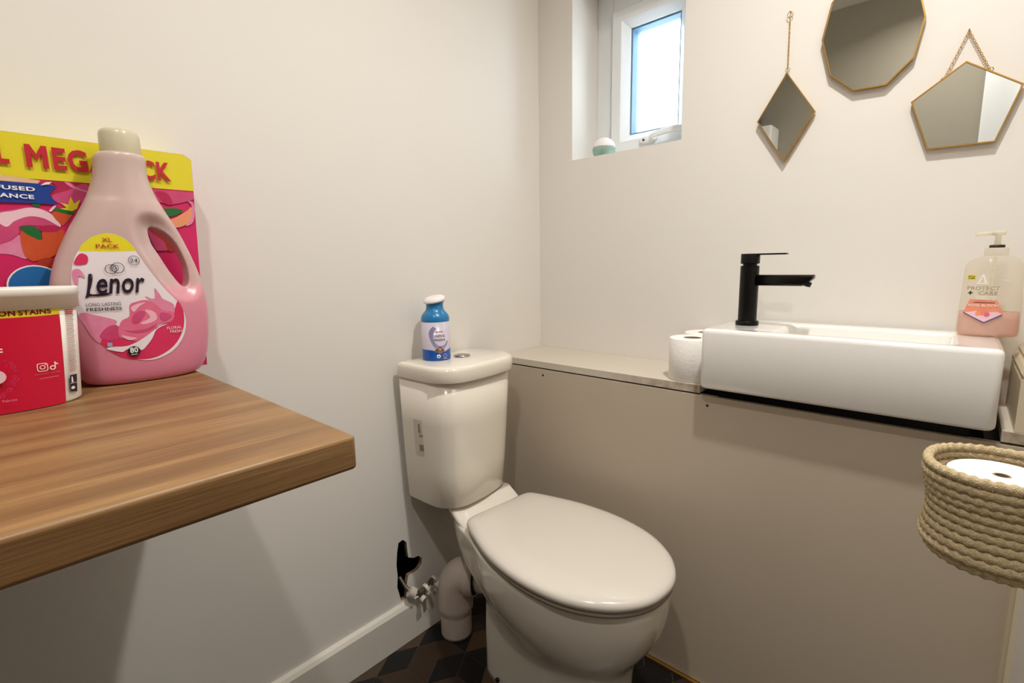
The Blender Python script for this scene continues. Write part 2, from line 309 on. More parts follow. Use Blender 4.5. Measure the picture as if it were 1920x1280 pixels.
LABEL_ART = [('label_white', [(-1.2793, 1.1215), (-1.2676, 1.1338), (-1.2571, 1.1449), (-1.2427, 1.1486), (-1.2287, 1.1445), (-1.2185, 1.1349), (-1.2116, 1.1211), (-1.1966, 1.0903), (-1.1793, 1.0611), (-1.1646, 1.0406), (-1.156, 1.02), (-1.1558, 0.9997), (-1.1624, 0.9801), (-1.1773, 0.9617), (-1.1992, 0.951), (-1.2193, 0.9504), (-1.2398, 0.9584), (-1.2568, 0.9726), (-1.2724, 0.9932), (-1.2844, 1.0127), (-1.2899, 1.0291), (-1.2921, 1.0554), (-1.2917, 1.0794), (-1.2872, 1.1031)]), ('yellow', [(-1.2786, 1.1219), (-1.2758, 1.1287), (-1.2722, 1.1334), (-1.2632, 1.1423), (-1.2514, 1.1474), (-1.2436, 1.1489), (-1.2309, 1.1457), (-1.2211, 1.1386), (-1.214, 1.1289), (-1.2117, 1.1223), (-1.2467, 1.121)]), ('crimson', [(-1.1638, 1.0415), (-1.1575, 1.0266), (-1.1573, 1.0102), (-1.1613, 0.9923), (-1.1723, 0.9735), (-1.1882, 0.9601), (-1.2067, 0.9526), (-1.2261, 0.9528), (-1.2448, 0.9586), (-1.2571, 0.9681), (-1.2652, 0.9777), (-1.2697, 0.9841), (-1.2688, 0.9923), (-1.2539, 0.9973), (-1.2255, 0.9837), (-1.2071, 0.9972), (-1.1855, 1.0074), (-1.1717, 1.0241)]), ('petal_light', [(-1.289, 1.0287), (-1.282, 1.0313), (-1.2725, 1.0273), (-1.2602, 1.0229), (-1.2478, 1.0168), (-1.2498, 1.0103), (-1.2637, 1.0034), (-1.2697, 0.9841), (-1.2776, 0.9934), (-1.2842, 1.0121)]), ('petal_pink', [(-1.2689, 0.9965), (-1.2593, 1.0079), (-1.2485, 1.0101), (-1.2442, 1.0012), (-1.2468, 0.9897), (-1.2576, 0.9876), (-1.2677, 0.9905)]), ('petal_light', [(-1.1942, 1.0642), (-1.188, 1.0535), (-1.1844, 1.0463), (-1.1704, 1.0365), (-1.172, 1.0205), (-1.1836, 1.025), (-1.1942, 1.0364), (-1.2084, 1.052), (-1.196, 1.047)]), ('rose', [(-1.2292, 1.0389), (-1.2219, 1.0435), (-1.2076, 1.046), (-1.1955, 1.0382), (-1.1877, 1.0289), (-1.1732, 1.0242), (-1.1716, 1.0169), (-1.1778, 1.0085), (-1.1946, 1.0048), (-1.2046, 0.9935), (-1.2168, 0.9861), (-1.2285, 0.9823), (-1.2361, 0.9884), (-1.2455, 0.9895), (-1.2466, 1.0032), (-1.2412, 1.0162), (-1.2311, 1.022)]), ('petal_pink', [(-1.227, 1.0217), (-1.2178, 1.0295), (-1.2098, 1.0254), (-1.2198, 1.0107), (-1.2283, 1.0098)]), ('rose_pale', [(-1.2106, 1.0307), (-1.1982, 1.0262), (-1.1966, 1.0138), (-1.2116, 1.0082), (-1.2184, 1.0106), (-1.2049, 1.018)]), ('petal_pink', [(-1.244, 1.0029), (-1.2322, 0.9991), (-1.2125, 1.0004), (-1.1974, 1.0068), (-1.2071, 0.9972), (-1.2243, 0.9948)]), ('rose_pale', [(-1.2282, 1.0354), (-1.2194, 1.0407), (-1.208, 1.0425), (-1.2171, 1.0363), (-1.2249, 1.0283)]), ('petal_pink', [(-1.1912, 1.0239), (-1.1808, 1.023), (-1.1754, 1.0172), (-1.1851, 1.0109), (-1.1908, 1.0132)]), ('rose_pale', [(-1.2437, 0.9936), (-1.2358, 0.9909), (-1.2252, 0.9871), (-1.2338, 0.9847), (-1.2415, 0.989)]), ('label_white', [(-1.2155, 0.9719), (-1.2055, 0.9847), (-1.1983, 0.9981), (-1.1827, 1.0054), (-1.1949, 1.0021), (-1.2138, 0.9884), (-1.2288, 0.9797), (-1.2402, 0.976), (-1.2588, 0.9768), (-1.2631, 0.974), (-1.2465, 0.9675), (-1.2408, 0.9701), (-1.2294, 0.9737), (-1.2217, 0.9675)]), ('crimson', [(-1.2859, 1.1029), (-1.2825, 1.1122), (-1.2769, 1.1185), (-1.2711, 1.1162), (-1.2699, 1.1107), (-1.2718, 1.1043), (-1.2776, 1.102)]), ('petal_light', [(-1.2888, 1.0936), (-1.2808, 1.095), (-1.2762, 1.0822), (-1.2831, 1.0856), (-1.2859, 1.0715), (-1.2898, 1.0795)]), ('ink', [(-1.2721, 1.0882), (-1.2677, 1.086), (-1.2709, 1.0709), (-1.2738, 1.0594), (-1.2652, 1.0583), (-1.2503, 1.0597), (-1.2539, 1.0561), (-1.2655, 1.0551), (-1.2736, 1.0556), (-1.2795, 1.0527), (-1.2777, 1.0583), (-1.2744, 1.0742)]), ('badge_blue', [(-1.2619, 0.9839), (-1.2561, 0.9832), (-1.2565, 0.9773), (-1.2623, 0.9781)])]
LABEL_TEXT = [('XL', 'red_text', [-1.2514, -1.2396, 1.1357, 1.1418], 0.012, 0), ('PACK', 'red_text', [-1.2591, -1.232, 1.1262, 1.1321], 0.012, 0), ('24', 'ink', [-1.2212, -1.2120, 1.1050, 1.1106], 0.0, 0), ('LONG LASTING', 'ink', [-1.28, -1.2394, 1.0402, 1.0452], 0, 0), ('FRESHNESS', 'ink', [-1.2803, -1.2391, 1.0330, 1.0378], 0.02, 0), ('FLORAL', 'petal_pale', [-1.1842, -1.163, 0.9962, 1.0008], 0.01, 0), ('FRESH', 'petal_pale', [-1.1807, -1.1633, 0.9900, 0.9946], 0.01, 0), ('enor', 'ink', [-1.2655, -1.2061, 1.0576, 1.0810], 0.016, 0.25)]
LABEL_MARKS = {'c24': (-1.2165, 1.1078), 'c80': (-1.2315, 0.9671), 'l1': (-1.246, 1.0949), 'l2': (-1.2376, 1.0967), 'l3': (-1.2419, 1.0965)}
T80 = [-1.2364, -1.2263, 0.9639, 0.9726]
TUB_ART = {'edge': [(-1.3163, 1.0433), (-1.3169, 1.0354), (-1.3174, 1.0196), (-1.3192, 0.9842), (-1.3214, 0.9453), (-1.3236, 0.9166)], 'yb': [(-1.373, 1.0365), (-1.3538, 1.0356), (-1.3332, 1.0357), (-1.3168, 1.0357)], 'yt': [(-1.3719, 1.0454), (-1.3527, 1.0447), (-1.3323, 1.0438), (-1.3163, 1.0434)], 'ons': [(-1.3728, 1.0385), (-1.3596, 1.0446), (-1.3574, 1.038), (-1.3248, 1.0431), (-1.3257, 1.0367)], 'side': [(-1.3101, 1.0408), (-1.2992, 1.0401), (-1.3121, 1.0188), (-1.3011, 1.0167), (-1.314, 0.983), (-1.3045, 0.9805), (-1.3153, 0.9558), (-1.3071, 0.954)], 'icons': [(-1.3155, 0.952), (-1.3073, 0.9513), (-1.3097, 0.9249), (-1.3168, 0.9307)], 'insta': [(-1.3472, 0.9749), (-1.3364, 0.9736), (-1.3475, 0.9634), (-1.3379, 0.9625), (-1.3424, 0.9692), (-1.3395, 0.9686)], 'tik': [(-1.335, 0.9637), (-1.3257, 0.9735), (-1.329, 0.9743), (-1.33, 0.9655)], 'follow': [(-1.3511, 0.9597), (-1.3242, 0.9612), (-1.3509, 0.9568), (-1.3248, 0.9568)], 'fab': [(-1.3838, 0.9311), (-1.3706, 0.9321)], 'glow': [(-1.3818, 0.9642), (-1.3766, 0.9632)], 'bub': [(-1.3756, 0.9833), (-1.3703, 0.9797), (-1.369, 0.9746), (-1.3676, 0.9694), (-1.3695, 0.9619), (-1.368, 0.9581), (-1.3763, 0.954), (-1.3711, 0.9523), (-1.3759, 0.9455), (-1.3742, 0.9472), (-1.3806, 0.9422), (-1.3829, 0.9391), (-1.3745, 0.9769), (-1.3725, 0.9568)], 'e': [(-1.3781, 0.9941), (-1.3756, 1.0006)]}

# ------------------------------------------------------------------ room shell
XL, YF, ZC = -1.96, -1.245, 2.42
def slab(name, polys, axis, val, depth, m, m2=None):
    """wall face with holes: polys in (a, z) at axis=val, extruded back by depth"""
    vs, fs = cut_tris(polys, 0)
    def P(v, d): return (v[0], val + d, v[1]) if axis == 1 else (val + d, v[0], v[1])
    mb = MB(); mb.add([P(v, 0) for v in vs], fs, 0, False); mb.add([P(v, depth) for v in vs], fs, 0, False)
    for loops in polys:
        for li, lp in enumerate(loops):
            n = len(lp)
            for i in range(n):
                a, b = lp[i], lp[(i + 1) % n]
                mb.add([P(a, 0), P(b, 0), P(b, depth), P(a, depth)], [(0, 1, 2, 3)], 1 if (li and m2) else 0, False)
    return struct(mb.build(name, [m, m2 or m]))
hole = [(-.6545, .309), (-.640, .313), (-.6273, .300), (-.6255, .270), (-.6235, .250), (-.6063, .240), (-.5871, .2376), (-.576, .2256), (-.578, .208), (-.592, .196), (-.611, .1935), (-.626, .1941), (-.632, .178), (-.6351, .157), (-.637, .127), (-.6564, .128), (-.661, .152), (-.6665, .176), (-.663, .21), (-.665, .244), (-.661, .28)]
slab('wall_back', [[[(XL - .1, 0), (.25, 0), (.25, ZC), (XL - .1, ZC)], hole]], 1, 0.0, 0.012, 'wall_paint', 'plaster_raw')
slab('wall_right', [[[(YF, 0), (0, 0), (0, ZC), (YF, ZC)], [(-.512, 1.43), (-.140, 1.43), (-.140, 1.965), (-.512, 1.965)]]], 0, 0.0, 0.25, 'wall_paint', 'wall_paint')
DX0, DX1 = -1.84, -.98       # unseen doorway and dark hall in the near wall, added to absorb bounce light
slab('wall_front', [[[(XL - .1, 0), (DX0, 0), (DX0, 2.03), (DX1, 2.03), (DX1, 0), (.25, 0), (.25, ZC), (XL - .1, ZC)]]], 1, YF, -.1, 'wall_paint')
hl = MB(); hl.box((DX0 - .5, YF - 1.7, 0), (DX1 + .5, YF - 1.6, 2.42)); hl.box((DX0 - .6, YF - 1.7, 0), (DX0 - .5, YF - .1, 2.42)); hl.box((DX1 + .5, YF - 1.7, 0), (DX1 + .6, YF - .1, 2.42)); hl.box((DX0 - .6, YF - 1.7, 2.42), (DX1 + .6, YF - .1, 2.5)); hl.box((DX0 - .6, YF - 1.7, -.08), (DX1 + .6, YF - .1, -.002))
struct(hl.build('wall_added_hall', 'added_hall_paint'))
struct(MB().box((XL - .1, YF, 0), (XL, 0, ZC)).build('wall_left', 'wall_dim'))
struct(MB().box((XL - .1, YF - .1, ZC), (.3, .2, ZC + .08)).build('ceiling', 'ceiling_paint'))
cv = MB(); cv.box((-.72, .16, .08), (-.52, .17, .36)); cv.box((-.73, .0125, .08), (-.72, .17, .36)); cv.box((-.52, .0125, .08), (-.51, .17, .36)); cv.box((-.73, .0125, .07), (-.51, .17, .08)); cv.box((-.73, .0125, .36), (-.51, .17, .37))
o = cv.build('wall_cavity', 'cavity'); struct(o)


# floor: rhombus tiles (three to a hexagon) laid in a grout bed
fl = MB(); fl.box((XL - .1, YF - .1, -.08), (.25, .2, -.0015), 0)
S = .082; rnd = random.Random(11)
vx, vy = -.71, -.0945
a1, a2, a3 = math.radians(31), math.radians(151), math.radians(271)
E1 = Vector((math.cos(a1), math.sin(a1))); E2 = Vector((math.cos(a2), math.sin(a2))); E3 = Vector((math.cos(a3), math.sin(a3)))
T1 = (E1 - E3) * S; T2 = (E2 - E3) * S
for i in range(-30, 30):
    for j in range(-30, 30):
        c = Vector((vx, vy)) + T1 * i + T2 * j
        if not (XL - .1 < c.x < .2 and YF - .1 < c.y < .1): continue
        for k, (p, q) in enumerate(((E1, E2), (E2, E3), (E3, E1))):
            quad = [c, c + p * S, c + (p + q) * S, c + q * S]; m = sum(quad, Vector((0, 0))) / 4
            quad = [m + (v - m) * .968 for v in quad]
            if any(v.x < XL or v.x > -.02 or v.y < YF or v.y > -.001 for v in quad): continue
            mi = (1, 2, 1)[k] if rnd.random() < .6 else rnd.choice((1, 1, 1, 2, 3))
            if (i, j) == (0, 0): mi = (1, 2, 2)[k]
            fl.add([(v.x, v.y, -.0015) for v in quad] + [(v.x, v.y, .0) for v in quad], [(4, 5, 6, 7), (0, 1, 5, 4), (1, 2, 6, 5), (2, 3, 7, 6), (3, 0, 4, 7)], mi, False)
struct(fl.build('floor', ['grout', 'tile_dark', 'tile_brown', 'tile_tan']))

# skirting on the back wall, ending behind the soil pipe
sk = MB(); prof = [(0, 0), (-.018, 0), (-.018, .108), (-.012, .117), (-.005, .120), (0, .120)]
sk.loft([[(x, y, z) for y, z in prof] for x in (XL, -.245)], 0, True, True, False)
struct(sk.build('baseboard_back', 'white_gloss'))

# ------------------------------------------------------------------ window
wn = MB(); fx0, fx1 = .145, .215
def frame_rect(mb, y0, y1, z0, z1, wd, xa, xb, mi=0):
    mb.box((xa, y0, z0), (xb, y1, z0 + wd), mi); mb.box((xa, y0, z1 - wd), (xb, y1, z1), mi)
    mb.box((xa, y0, z0 + wd), (xb, y0 + wd, z1 - wd), mi); mb.box((xa, y1 - wd, z0 + wd), (xb, y1, z1 - wd), mi)
wroot = bpy.data.objects.new('window_1', None); col.objects.link(wroot); wroot.location = (.18, -.326, 1.43); struct(wroot)
f = MB(); f.box((.148, -.200, 1.43), (.23, -.140, 1.965)); f.box((.148, -.512, 1.43), (.23, -.492, 1.965)); f.box((.148, -.492, 1.43), (.23, -.200, 1.452)); f.box((.148, -.492, 1.905), (.23, -.200, 1.965))
f.build('window_frame', 'upvc', wroot, bevel=.002)
s_ = MB(); Y0, Y1, Z0, Z1 = -.490, -.2035, 1.455, 1.902
def bevframe(mb, Y0, Y1, Z0, Z1, w1, xa, xb):
    a = [(Y0, Z0), (Y1, Z0), (Y1, Z1), (Y0, Z1)]
    ins = lambda d: [(Y0 + d, Z0 + d), (Y1 - d, Z0 + d), (Y1 - d, Z1 - d), (Y0 + d, Z1 - d)]
    loops = [(0, xb), (0, xa + .004), (.004, xa), (w1 * .62, xa), (w1 * .70, xa + .004), (w1, xa + .022), (w1, xb)]
    mb.loft([[(x, p[0], p[1]) for p in ins(d)] for d, x in loops], 0, False, False, False)
bevframe(s_, Y0, Y1, Z0, Z1, .058, .132, .20)
s_.build('sash', 'upvc', wroot)
g = MB(); bevframe(g, Y0 + .056, Y1 - .056, Z0 + .056, Z1 - .056, .012, .160, .195); g.build('gasket', 'gasket', wroot)
gl = MB(); gl.box((.180, Y0 + .06, Z0 + .06), (.184, Y1 - .06, Z1 - .06)); gl.build('pane', 'pane_glass', wroot)
# espagnolette handle on the bottom rail
h = MB()
h.loft([[(x, -.345 + .030 * math.cos(t) * k, 1.481 + .0125 * math.sin(t) * k) for t in [2 * PI * i / 28 for i in range(28)]] for x, k in ((.133, 1), (.124, 1), (.120, .8))])
hp = [(.124, -.352, 1.482), (.112, -.360, 1.483), (.104, -.375, 1.486), (.102, -.400, 1.490), (.104, -.44, 1.492), (.107, -.470, 1.490)]
h.loft([[(p[0] + .0045 * math.cos(t), p[1], p[2] + rr * math.sin(t)) for t in [2 * PI * i / 16 for i in range(16)]] for p, rr in zip(catmull(hp, 4), [.006 + .004 * min(1, i / 12) for i in range(30)])])
ho = h.build('handle', 'upvc', wroot)
MB().lathe([(.0035, 0), (.0035, .001)], n=16).build('tmp', 'screw').name = 'tmp'
bpy.data.objects.remove(bpy.data.objects['tmp'])
kb = MB(); kb.loft([[(x, -.333 + .0038 * math.cos(t), 1.4805 + .0038 * math.sin(t)) for t in [2 * PI * i / 16 for i in range(16)]] for x in (.1235, .1188)]); kb.build('key_button', 'screw', ho)

# ------------------------------------------------------------------ ceiling downlights (above the frame)
mm = bpy.data.materials.new('lamp_diffuser'); mm.use_nodes = True; MATS['lamp_diffuser'] = mm
bs = mm.node_tree.nodes['Principled BSDF']; bs.inputs['Emission Color'].default_value = LAMP_COL + (1,); bs.inputs['Emission Strength'].default_value = LAMP_EMIT
for (lx, ly), pw, lbl in LAMPS:
    lt = thing('downlight', (lx, ly, ZC), lbl, 'light', 'recessed ceiling downlights')
    MB().lathe([(.050, 0), (.050, -.004), (.046, -.007), (.041, -.007), (.039, -.001)], (lx, ly, ZC), 40, 0, True, False).build('housing', 'chrome', lt)
    MB().lathe([(.0385, -.0005), (.0385, -.002)], (lx, ly, ZC), 40).build('diffuser', 'lamp_diffuser', lt)
    ld = bpy.data.lights.new('lamp_light', 'AREA'); ld.shape = 'DISK'; ld.size = .074; ld.spread = math.radians(LAMP_SPREAD); ld.energy = pw; ld.color = LAMP_COL
    lo = bpy.data.objects.new('lamp_light', ld); col.objects.link(lo); lo.parent = lt; lo.location = (0, 0, -.0035)

# ------------------------------------------------------------------ boxed-in panel, ledges, trims
XP = -.2375
bp = thing('boxing_panel', (XP + .01, -.62, 0), 'tall grey laminate boxing panel under the ledge and basin', 'panel')
MB().box((XP, YF + .001, .006), (XP + .018, -.0185, .7735)).build('front_board', 'panel_grey', bp, bevel=.0008, bseg=2)
MB().box((XP + .018, -1.19, .72), (-.004, -.70, .738)).build('support_board', 'tap_black', bp)
for y, z in ((-.2005, .7555), (-.7041, .7506)):
    q = MB(); q.loft([[(XP - .0006 * k, y + r * math.cos(t), z + r * math.sin(t)) for t in [2 * PI * i / 14 for i in range(14)]] for k, r in ((0, .0034), (1, .0034), (1.6, .002))]); q.build('screw', 'screw', bp)
tag(MB().box((XP - .0005, -.684, .7775), (-.0005, -.0005, .7975)).build('ledge', 'ledge_board', bevel=.0008, bseg=2), 'long pale laminate ledge behind the cistern with stained front edge', 'shelf')
tag(MB().box((XP - .0005, YF + .0005, .7775), (-.0005, -1.2035, .7975)).build('ledge', 'ledge_board', bevel=.0008, bseg=2), 'short pale ledge offcut to the right of the basin', 'shelf')
struct(MB().box((XP - .010, -1.24, -.001), (XP - .0015, -.03, .007)).build('trim_1', 'brass', bevel=.001))
t2 = MB(); t2.loft([[(x, y, z) for x, y in [(-.2375, YF), (-.2375, -1.238), (-.250, -1.236), (-.30, -1.236), (-.315, -1.239), (-.335, -1.239), (-.335, YF)]] for z in (.0, .7735)], 0, True, True, False)
struct(t2.build('trim_2', 'trim_warm'))
t3 = MB(); pf = [(YF, .798), (-1.218, .798), (-1.218, .885), (-1.221, .892), (-1.218, .897), (-1.222, .904), (-1.226, .908), (-1.226, .914), (-1.232, .922), (YF, .924)]
t3.loft([[(x, y, z) for y, z in pf] for x in (-.001, XP)], 0, True, True, False); struct(t3.build('trim_3', 'trim_warm'))
dk = MB(); dk.box((-1.94, YF + .0005, 0), (-1.87, -1.125, 2.12)); struct(dk.build('trim_4', 'upvc', bevel=.004))

# ------------------------------------------------------------------ oak worktop shelf
SZ = .914
tag(MB().box((XL + .001, -.665, SZ - .038), (-1.136, -.001, SZ)).build('worktop_shelf', 'oak_laminate', bevel=.0045, bseg=4), 'thick oak effect worktop shelf along the left wall', 'shelf')

# ------------------------------------------------------------------ washing tablets box
BX0, BX1, BY, BZ0, BZ1 = -1.545, -1.1, -.080, SZ, 1.2955
bx = thing('detergent_box', ((BX0 + BX1) / 2, -.045, SZ), 'large pink and yellow mega pack carton standing against the wall', 'box')
c = MB(); fr = [(BX0, BZ0), (-1.1065, BZ0), (-1.0955, 1.2877), (-1.1065, BZ1), (BX0, BZ1)]
c.loft([[(x, y, z) for x, z in fr] for y in (-.004, BY)], 0, True, True, False)
c.build('carton', 'magenta', bx)
D = Decal(lambda u, v, o: (u, BY - o, v), 0)
D.poly([[(BX0, 1.2245), (-1.30, 1.2312), (-1.0974, 1.2335), (-1.0958, 1.2874), (-1.1067, 1.2952), (BX0, 1.2952)]], 'yellow')
for m, pts in BOX_ART:
    pts = catmull(pts, 4, True) if m not in ('yellow', 'cream') else pts
    D.poly([[(min(x, -1.1072 + (z - .914) / .3737 * .011), min(z, 1.2305) if m != 'cream' else z) for x, z in pts]], m)
D.poly([BANNER], 'banner_blue')
for (cx, cz, r, m1_, m2_) in ((-1.435, 1.035, .062, 'petal_light', 'petal_pink'), (-1.478, 1.155, .050, 'petal_pink', 'petal_pale')):
    for k in range(6):
        a0 = k * PI / 3 + .3; ca, sa = math.cos(a0), math.sin(a0)
        D.poly([catmull([(cx + u * r * ca - v * r * sa, cz + u * r * sa + v * r * ca) for u, v in ((0, 0), (.35, .25), (.75, .3), (1.0, .0), (.75, -.3), (.35, -.25))], 4, True)], m1_ if k % 2 else m2_)
    D.poly(disc2d((cx, cz), r * .16, 14), 'yellow')
D.poly(disc2d(CIRC[0], .033), 'text_white'); D.poly(disc2d(CIRC[0], .031), 'circle_blue')
D.text('XL', (-1.366, -1.331, 1.249, 1.283), 'red_text', .032)
D.poly([[(-1.3135, 1.2475), (-1.3070, 1.2475), (-1.3070, 1.2690), (-1.3012, 1.2570), (-1.2954, 1.2690), (-1.2954, 1.2475), (-1.2888, 1.2475), (-1.2888, 1.2805), (-1.2950, 1.2805), (-1.3012, 1.2675), (-1.3073, 1.2805), (-1.3135, 1.2805)]], 'red_text')
D.text('EGA', (-1.2835, -1.2155, 1.2475, 1.2805), 'red_text', .032)
D.text('PACK', (-1.2095, -1.1305, 1.2455, 1.2775), 'red_text', .032)
D.text('INFUSED', (-1.3665, -1.3085, 1.2125, 1.2185), 'text_white', .03)
D.text('FRAGRANCE', (-1.389, -1.3110, 1.2010, 1.2072), 'text_white', .03)
D.poly([[(-1.302, 1.222), (-1.292, 1.2245), (-1.2885, 1.2285), (-1.296, 1.227)]], 'text_white')
D.build('front_print', bx)
MB().box((BX0 + .002, -.078, BZ1), (-1.108, -.006, BZ1 + .0006)).build('top_flap', 'yellow', bx)

# ------------------------------------------------------------------ fabric softener bottle
BO = Vector((-1.213, -.125, SZ))
lb = thing('softener_bottle', BO, 'tall milky pink fabric softener bottle with side handle and floral label', 'bottle')
# (z, left x, right x, half depth)
sil = [(.914, -1.272, -1.150, .030), (.9165, -1.284, -1.1395, .036), (.922, -1.2915, -1.131, .040), (.934, -1.2975, -1.1235, .043), (.953, -1.3015, -1.1175, .0445), (.983, -1.307, -1.1130, .045), (1.02, -1.3130, -1.1105, .045),
       (1.053, -1.3160, -1.1120, .045), (1.083, -1.3115, -1.1175, .045), (1.115, -1.3015, -1.1265, .0445), (1.152, -1.285, -1.1400, .043), (1.185, -1.2670, -1.1560, .040), (1.210, -1.2550, -1.1670, .036), (1.232, -1.2475, -1.1740, .0335), (1.250, -1.2440, -1.1760, .0325), (1.266, -1.2415, -1.1750, .0325), (1.2725, -1.238, -1.1765, .031), (1.2735, -1.232, -1.1815, .027)]
sil = catmull(sil, 4)
bm_ = MB(); NR = 72
def ser(cx, cy, a, b, z, n=NR, e=2.35):
    r = []
    for i in range(n):
        t = 2 * PI * i / n; ct, st = math.cos(t), math.sin(t)
        r.append((cx + a * math.copysign(abs(ct) ** (2 / e), ct), cy + b * math.copysign(abs(st) ** (2 / e), st), z))
    return r
bm_.loft([ser((l + r) / 2, -.1285, (r - l) / 2, hd, z, e=2.3 if z < 1.2 else 2.05) for z, l, r, hd in sil])
body = bm_.build('tmpbody', 'milky_plastic')
HOLE = [(-1.1886, 1.1581), (-1.1807, 1.161), (-1.1653, 1.1543), (-1.1531, 1.1403), (-1.1449, 1.123), (-1.138, 1.0974), (-1.138, 1.0741), (-1.143, 1.0648), (-1.1504, 1.0655), (-1.1634, 1.0853), (-1.1776, 1.1149), (-1.1873, 1.1369)]
hs = catmull(HOLE, 5, True)
ct_ = MB(); ct_.loft([[(x, y, z) for x, z in hs] for y in (-.25, .0)]); cutter = ct_.build('tmpcut', 'milky_plastic')
bo = body.modifiers.new('b', 'BOOLEAN'); bo.object = cutter; bo.operation = 'DIFFERENCE'; bo.solver = 'EXACT'
rm = body.modifiers.new('r', 'REMESH'); rm.mode = 'VOXEL'; rm.voxel_size = .0021; rm.use_smooth_shade = True
sm = body.modifiers.new('s', 'SMOOTH'); sm.factor = .5; sm.iterations = 6
dg = bpy.context.evaluated_depsgraph_get(); dg.update()
me = bpy.data.meshes.new_from_object(body.evaluated_get(dg))
bpy.data.objects.remove(body); bpy.data.objects.remove(cutter)
hv = [Vector(p) for p in hs]
for v in me.vertices:       # the grip is thinner than the body: pinch depth round the hole
    p = Vector((v.co.x, v.co.z))
    if -1.22 < p.x and 1.03 < p.y < 1.19:
        d = min((p - q).length for q in hv); t = min(1, d / .026); t = t * t * (3 - 2 * t); v.co.y = -.1285 + (v.co.y + .1285) * (.62 + .38 * t)
for p in me.polygons: p.use_smooth = True
bvh = BVHTree.FromPolygons([v.co.copy() for v in me.vertices], [tuple(p.vertices) for p in me.polygons])
for v in me.vertices: v.co -= BO
me.name = 'bottle_body'; me.materials.clear(); me.materials.append(MATS['milky_plastic'])
bodyo = bpy.data.objects.new('bottle_body', me); col.objects.link(bodyo); bodyo.parent = lb
def onb(u, v, o):
    h_ = bvh.ray_cast(Vector((u, -.4, v)), Vector((0, 1, 0)))
    return (u, (h_[0].y if h_[0] else -.125) - o - .0003, v)
D = Decal(onb, .006)
for i, (m, pts) in enumerate(LABEL_ART):
    if m == 'ink': continue
    D.poly([catmull(pts, 3, True) if m not in ('yellow', 'badge_blue') else pts], m)
D.poly([catmull([p for m, p in LABEL_ART if m == 'ink'][0], 2, True)], 'ink')
for t, m, b, bo_, sh in LABEL_TEXT: D.text(t, b, m, bo_, sh)
LMK = LABEL_MARKS
D.poly(ring2d(LMK['c24'], .0068, .0074), 'ink'); D.poly(ring2d(LMK['c24'], .0058, .0060), 'ink')
D.poly(ring2d(LMK['l1'], .0064, .0072, k=.98), 'ink'); D.poly(ring2d(LMK['l2'], .0072, .0080), 'ink'); D.poly(ring2d(LMK['l3'], .0047, .0054), 'ink'); D.poly(ring2d(LMK['l3'], .0017, .0023), 'ink')
D.poly(disc2d(LMK['c80'], .0079), 'ink'); D.text('80', (T80[0], T80[1], T80[2] + .0008, T80[3] + .0008), 'text_white', .03)
D.poly(rect2d(-1.2355, -1.2275, .9618, .9626), 'text_white')
D.build('label', bodyo)
cp = MB(); cx = -1.2060
cp.lathe([(.0258, .3585), (.0264, .360), (.0262, .384), (.0255, .3895), (.0235, .3935), (.0195, .3960), (.014, .3972), (.006, .3975)], (cx, -.1285, SZ), 48)
cp.build('cap', 'cap_plastic', lb)

# ------------------------------------------------------------------ stain remover tub
TC = (-1.387, -.195)
tb = thing('stain_remover_tub', (TC[0], TC[1], SZ), 'oval crimson tub with white lid at the left end of the worktop', 'tub')
def tab(z): 
    t = (z - SZ) / .135; return .084 + .009 * t, .052 + .005 * t
t_ = MB(); t_.loft([ser(TC[0], TC[1], tab(z)[0] - i, tab(z)[1] - i, z, 96, 2.4) for z, i in ((SZ, .004), (SZ + .0015, .001), (SZ + .004, 0), (SZ + .06, 0), (1.050, 0))])
t_.build('tub_body', 'tub_white', tb)
l_ = MB(); A, Bq = tab(1.05)
l_.loft([ser(TC[0], TC[1], A + d, Bq + d, z, 96, 2.4) for z, d in ((1.0445, .0005), (1.0445, .0028), (1.061, .0032), (1.0615, .0042), (1.0705, .0042), (1.0725, .0030), (1.0725, -.002), (1.0705, -.004))])
l_.build('lid', 'tub_white', tb)
def ont(u, v, o):
    A, Bq = tab(v); k = min(1, abs((u - TC[0]) / A)); return (u, TC[1] - Bq * (1 - k ** 2.4) ** (1 / 2.4) - o, v)
TA = TUB_ART
D = Decal(ont, .004)
edge = TA['edge']
D.poly([[(-1.455, 1.0465)] + [(-1.3165, 1.0465)] + edge + [(-1.3238, .9150), (-1.455, .9150)]], 'tub_red')
D.poly([[(-1.455, 1.0465), (-1.3160, 1.0465), (-1.3166, 1.0362), (-1.34, 1.0357), (-1.455, 1.0362)]], 'yellow')
D.text('ON', (-1.3745, -1.3590, 1.0378, 1.0452), 'tub_dark', .04); D.text('STAINS', (-1.3565, -1.3250, 1.0378, 1.0450), 'tub_dark', .04)
for i in range(36):
    z = 1.0415 - i * .0024; x0 = -1.3106 - (1.0415 - z) * .055; x1 = -1.3005 - (1.0415 - z) * .072
    D.poly(rect2d(x0, x1 - .0006 * (i * 7 % 3), z - (.0014 if i < 3 else .0008), z), 'tub_red' if i < 3 or i % 6 == 5 else 'small_print')
D.poly([[(-1.3157, .9515), (-1.3075, .9512), (-1.3098, .9262), (-1.3172, .9290)]], 'ink')
D.poly(disc2d((-1.3140, .9335), .0022), 'text_white'); D.poly([[(-1.3142, .949), (-1.3128, .949), (-1.3126, .941), (-1.3150, .941)]], 'text_white'); D.poly(rect2d(-1.3165, -1.3080, .9395, .9400), 'text_white')
ic = (-1.3420, .9691)
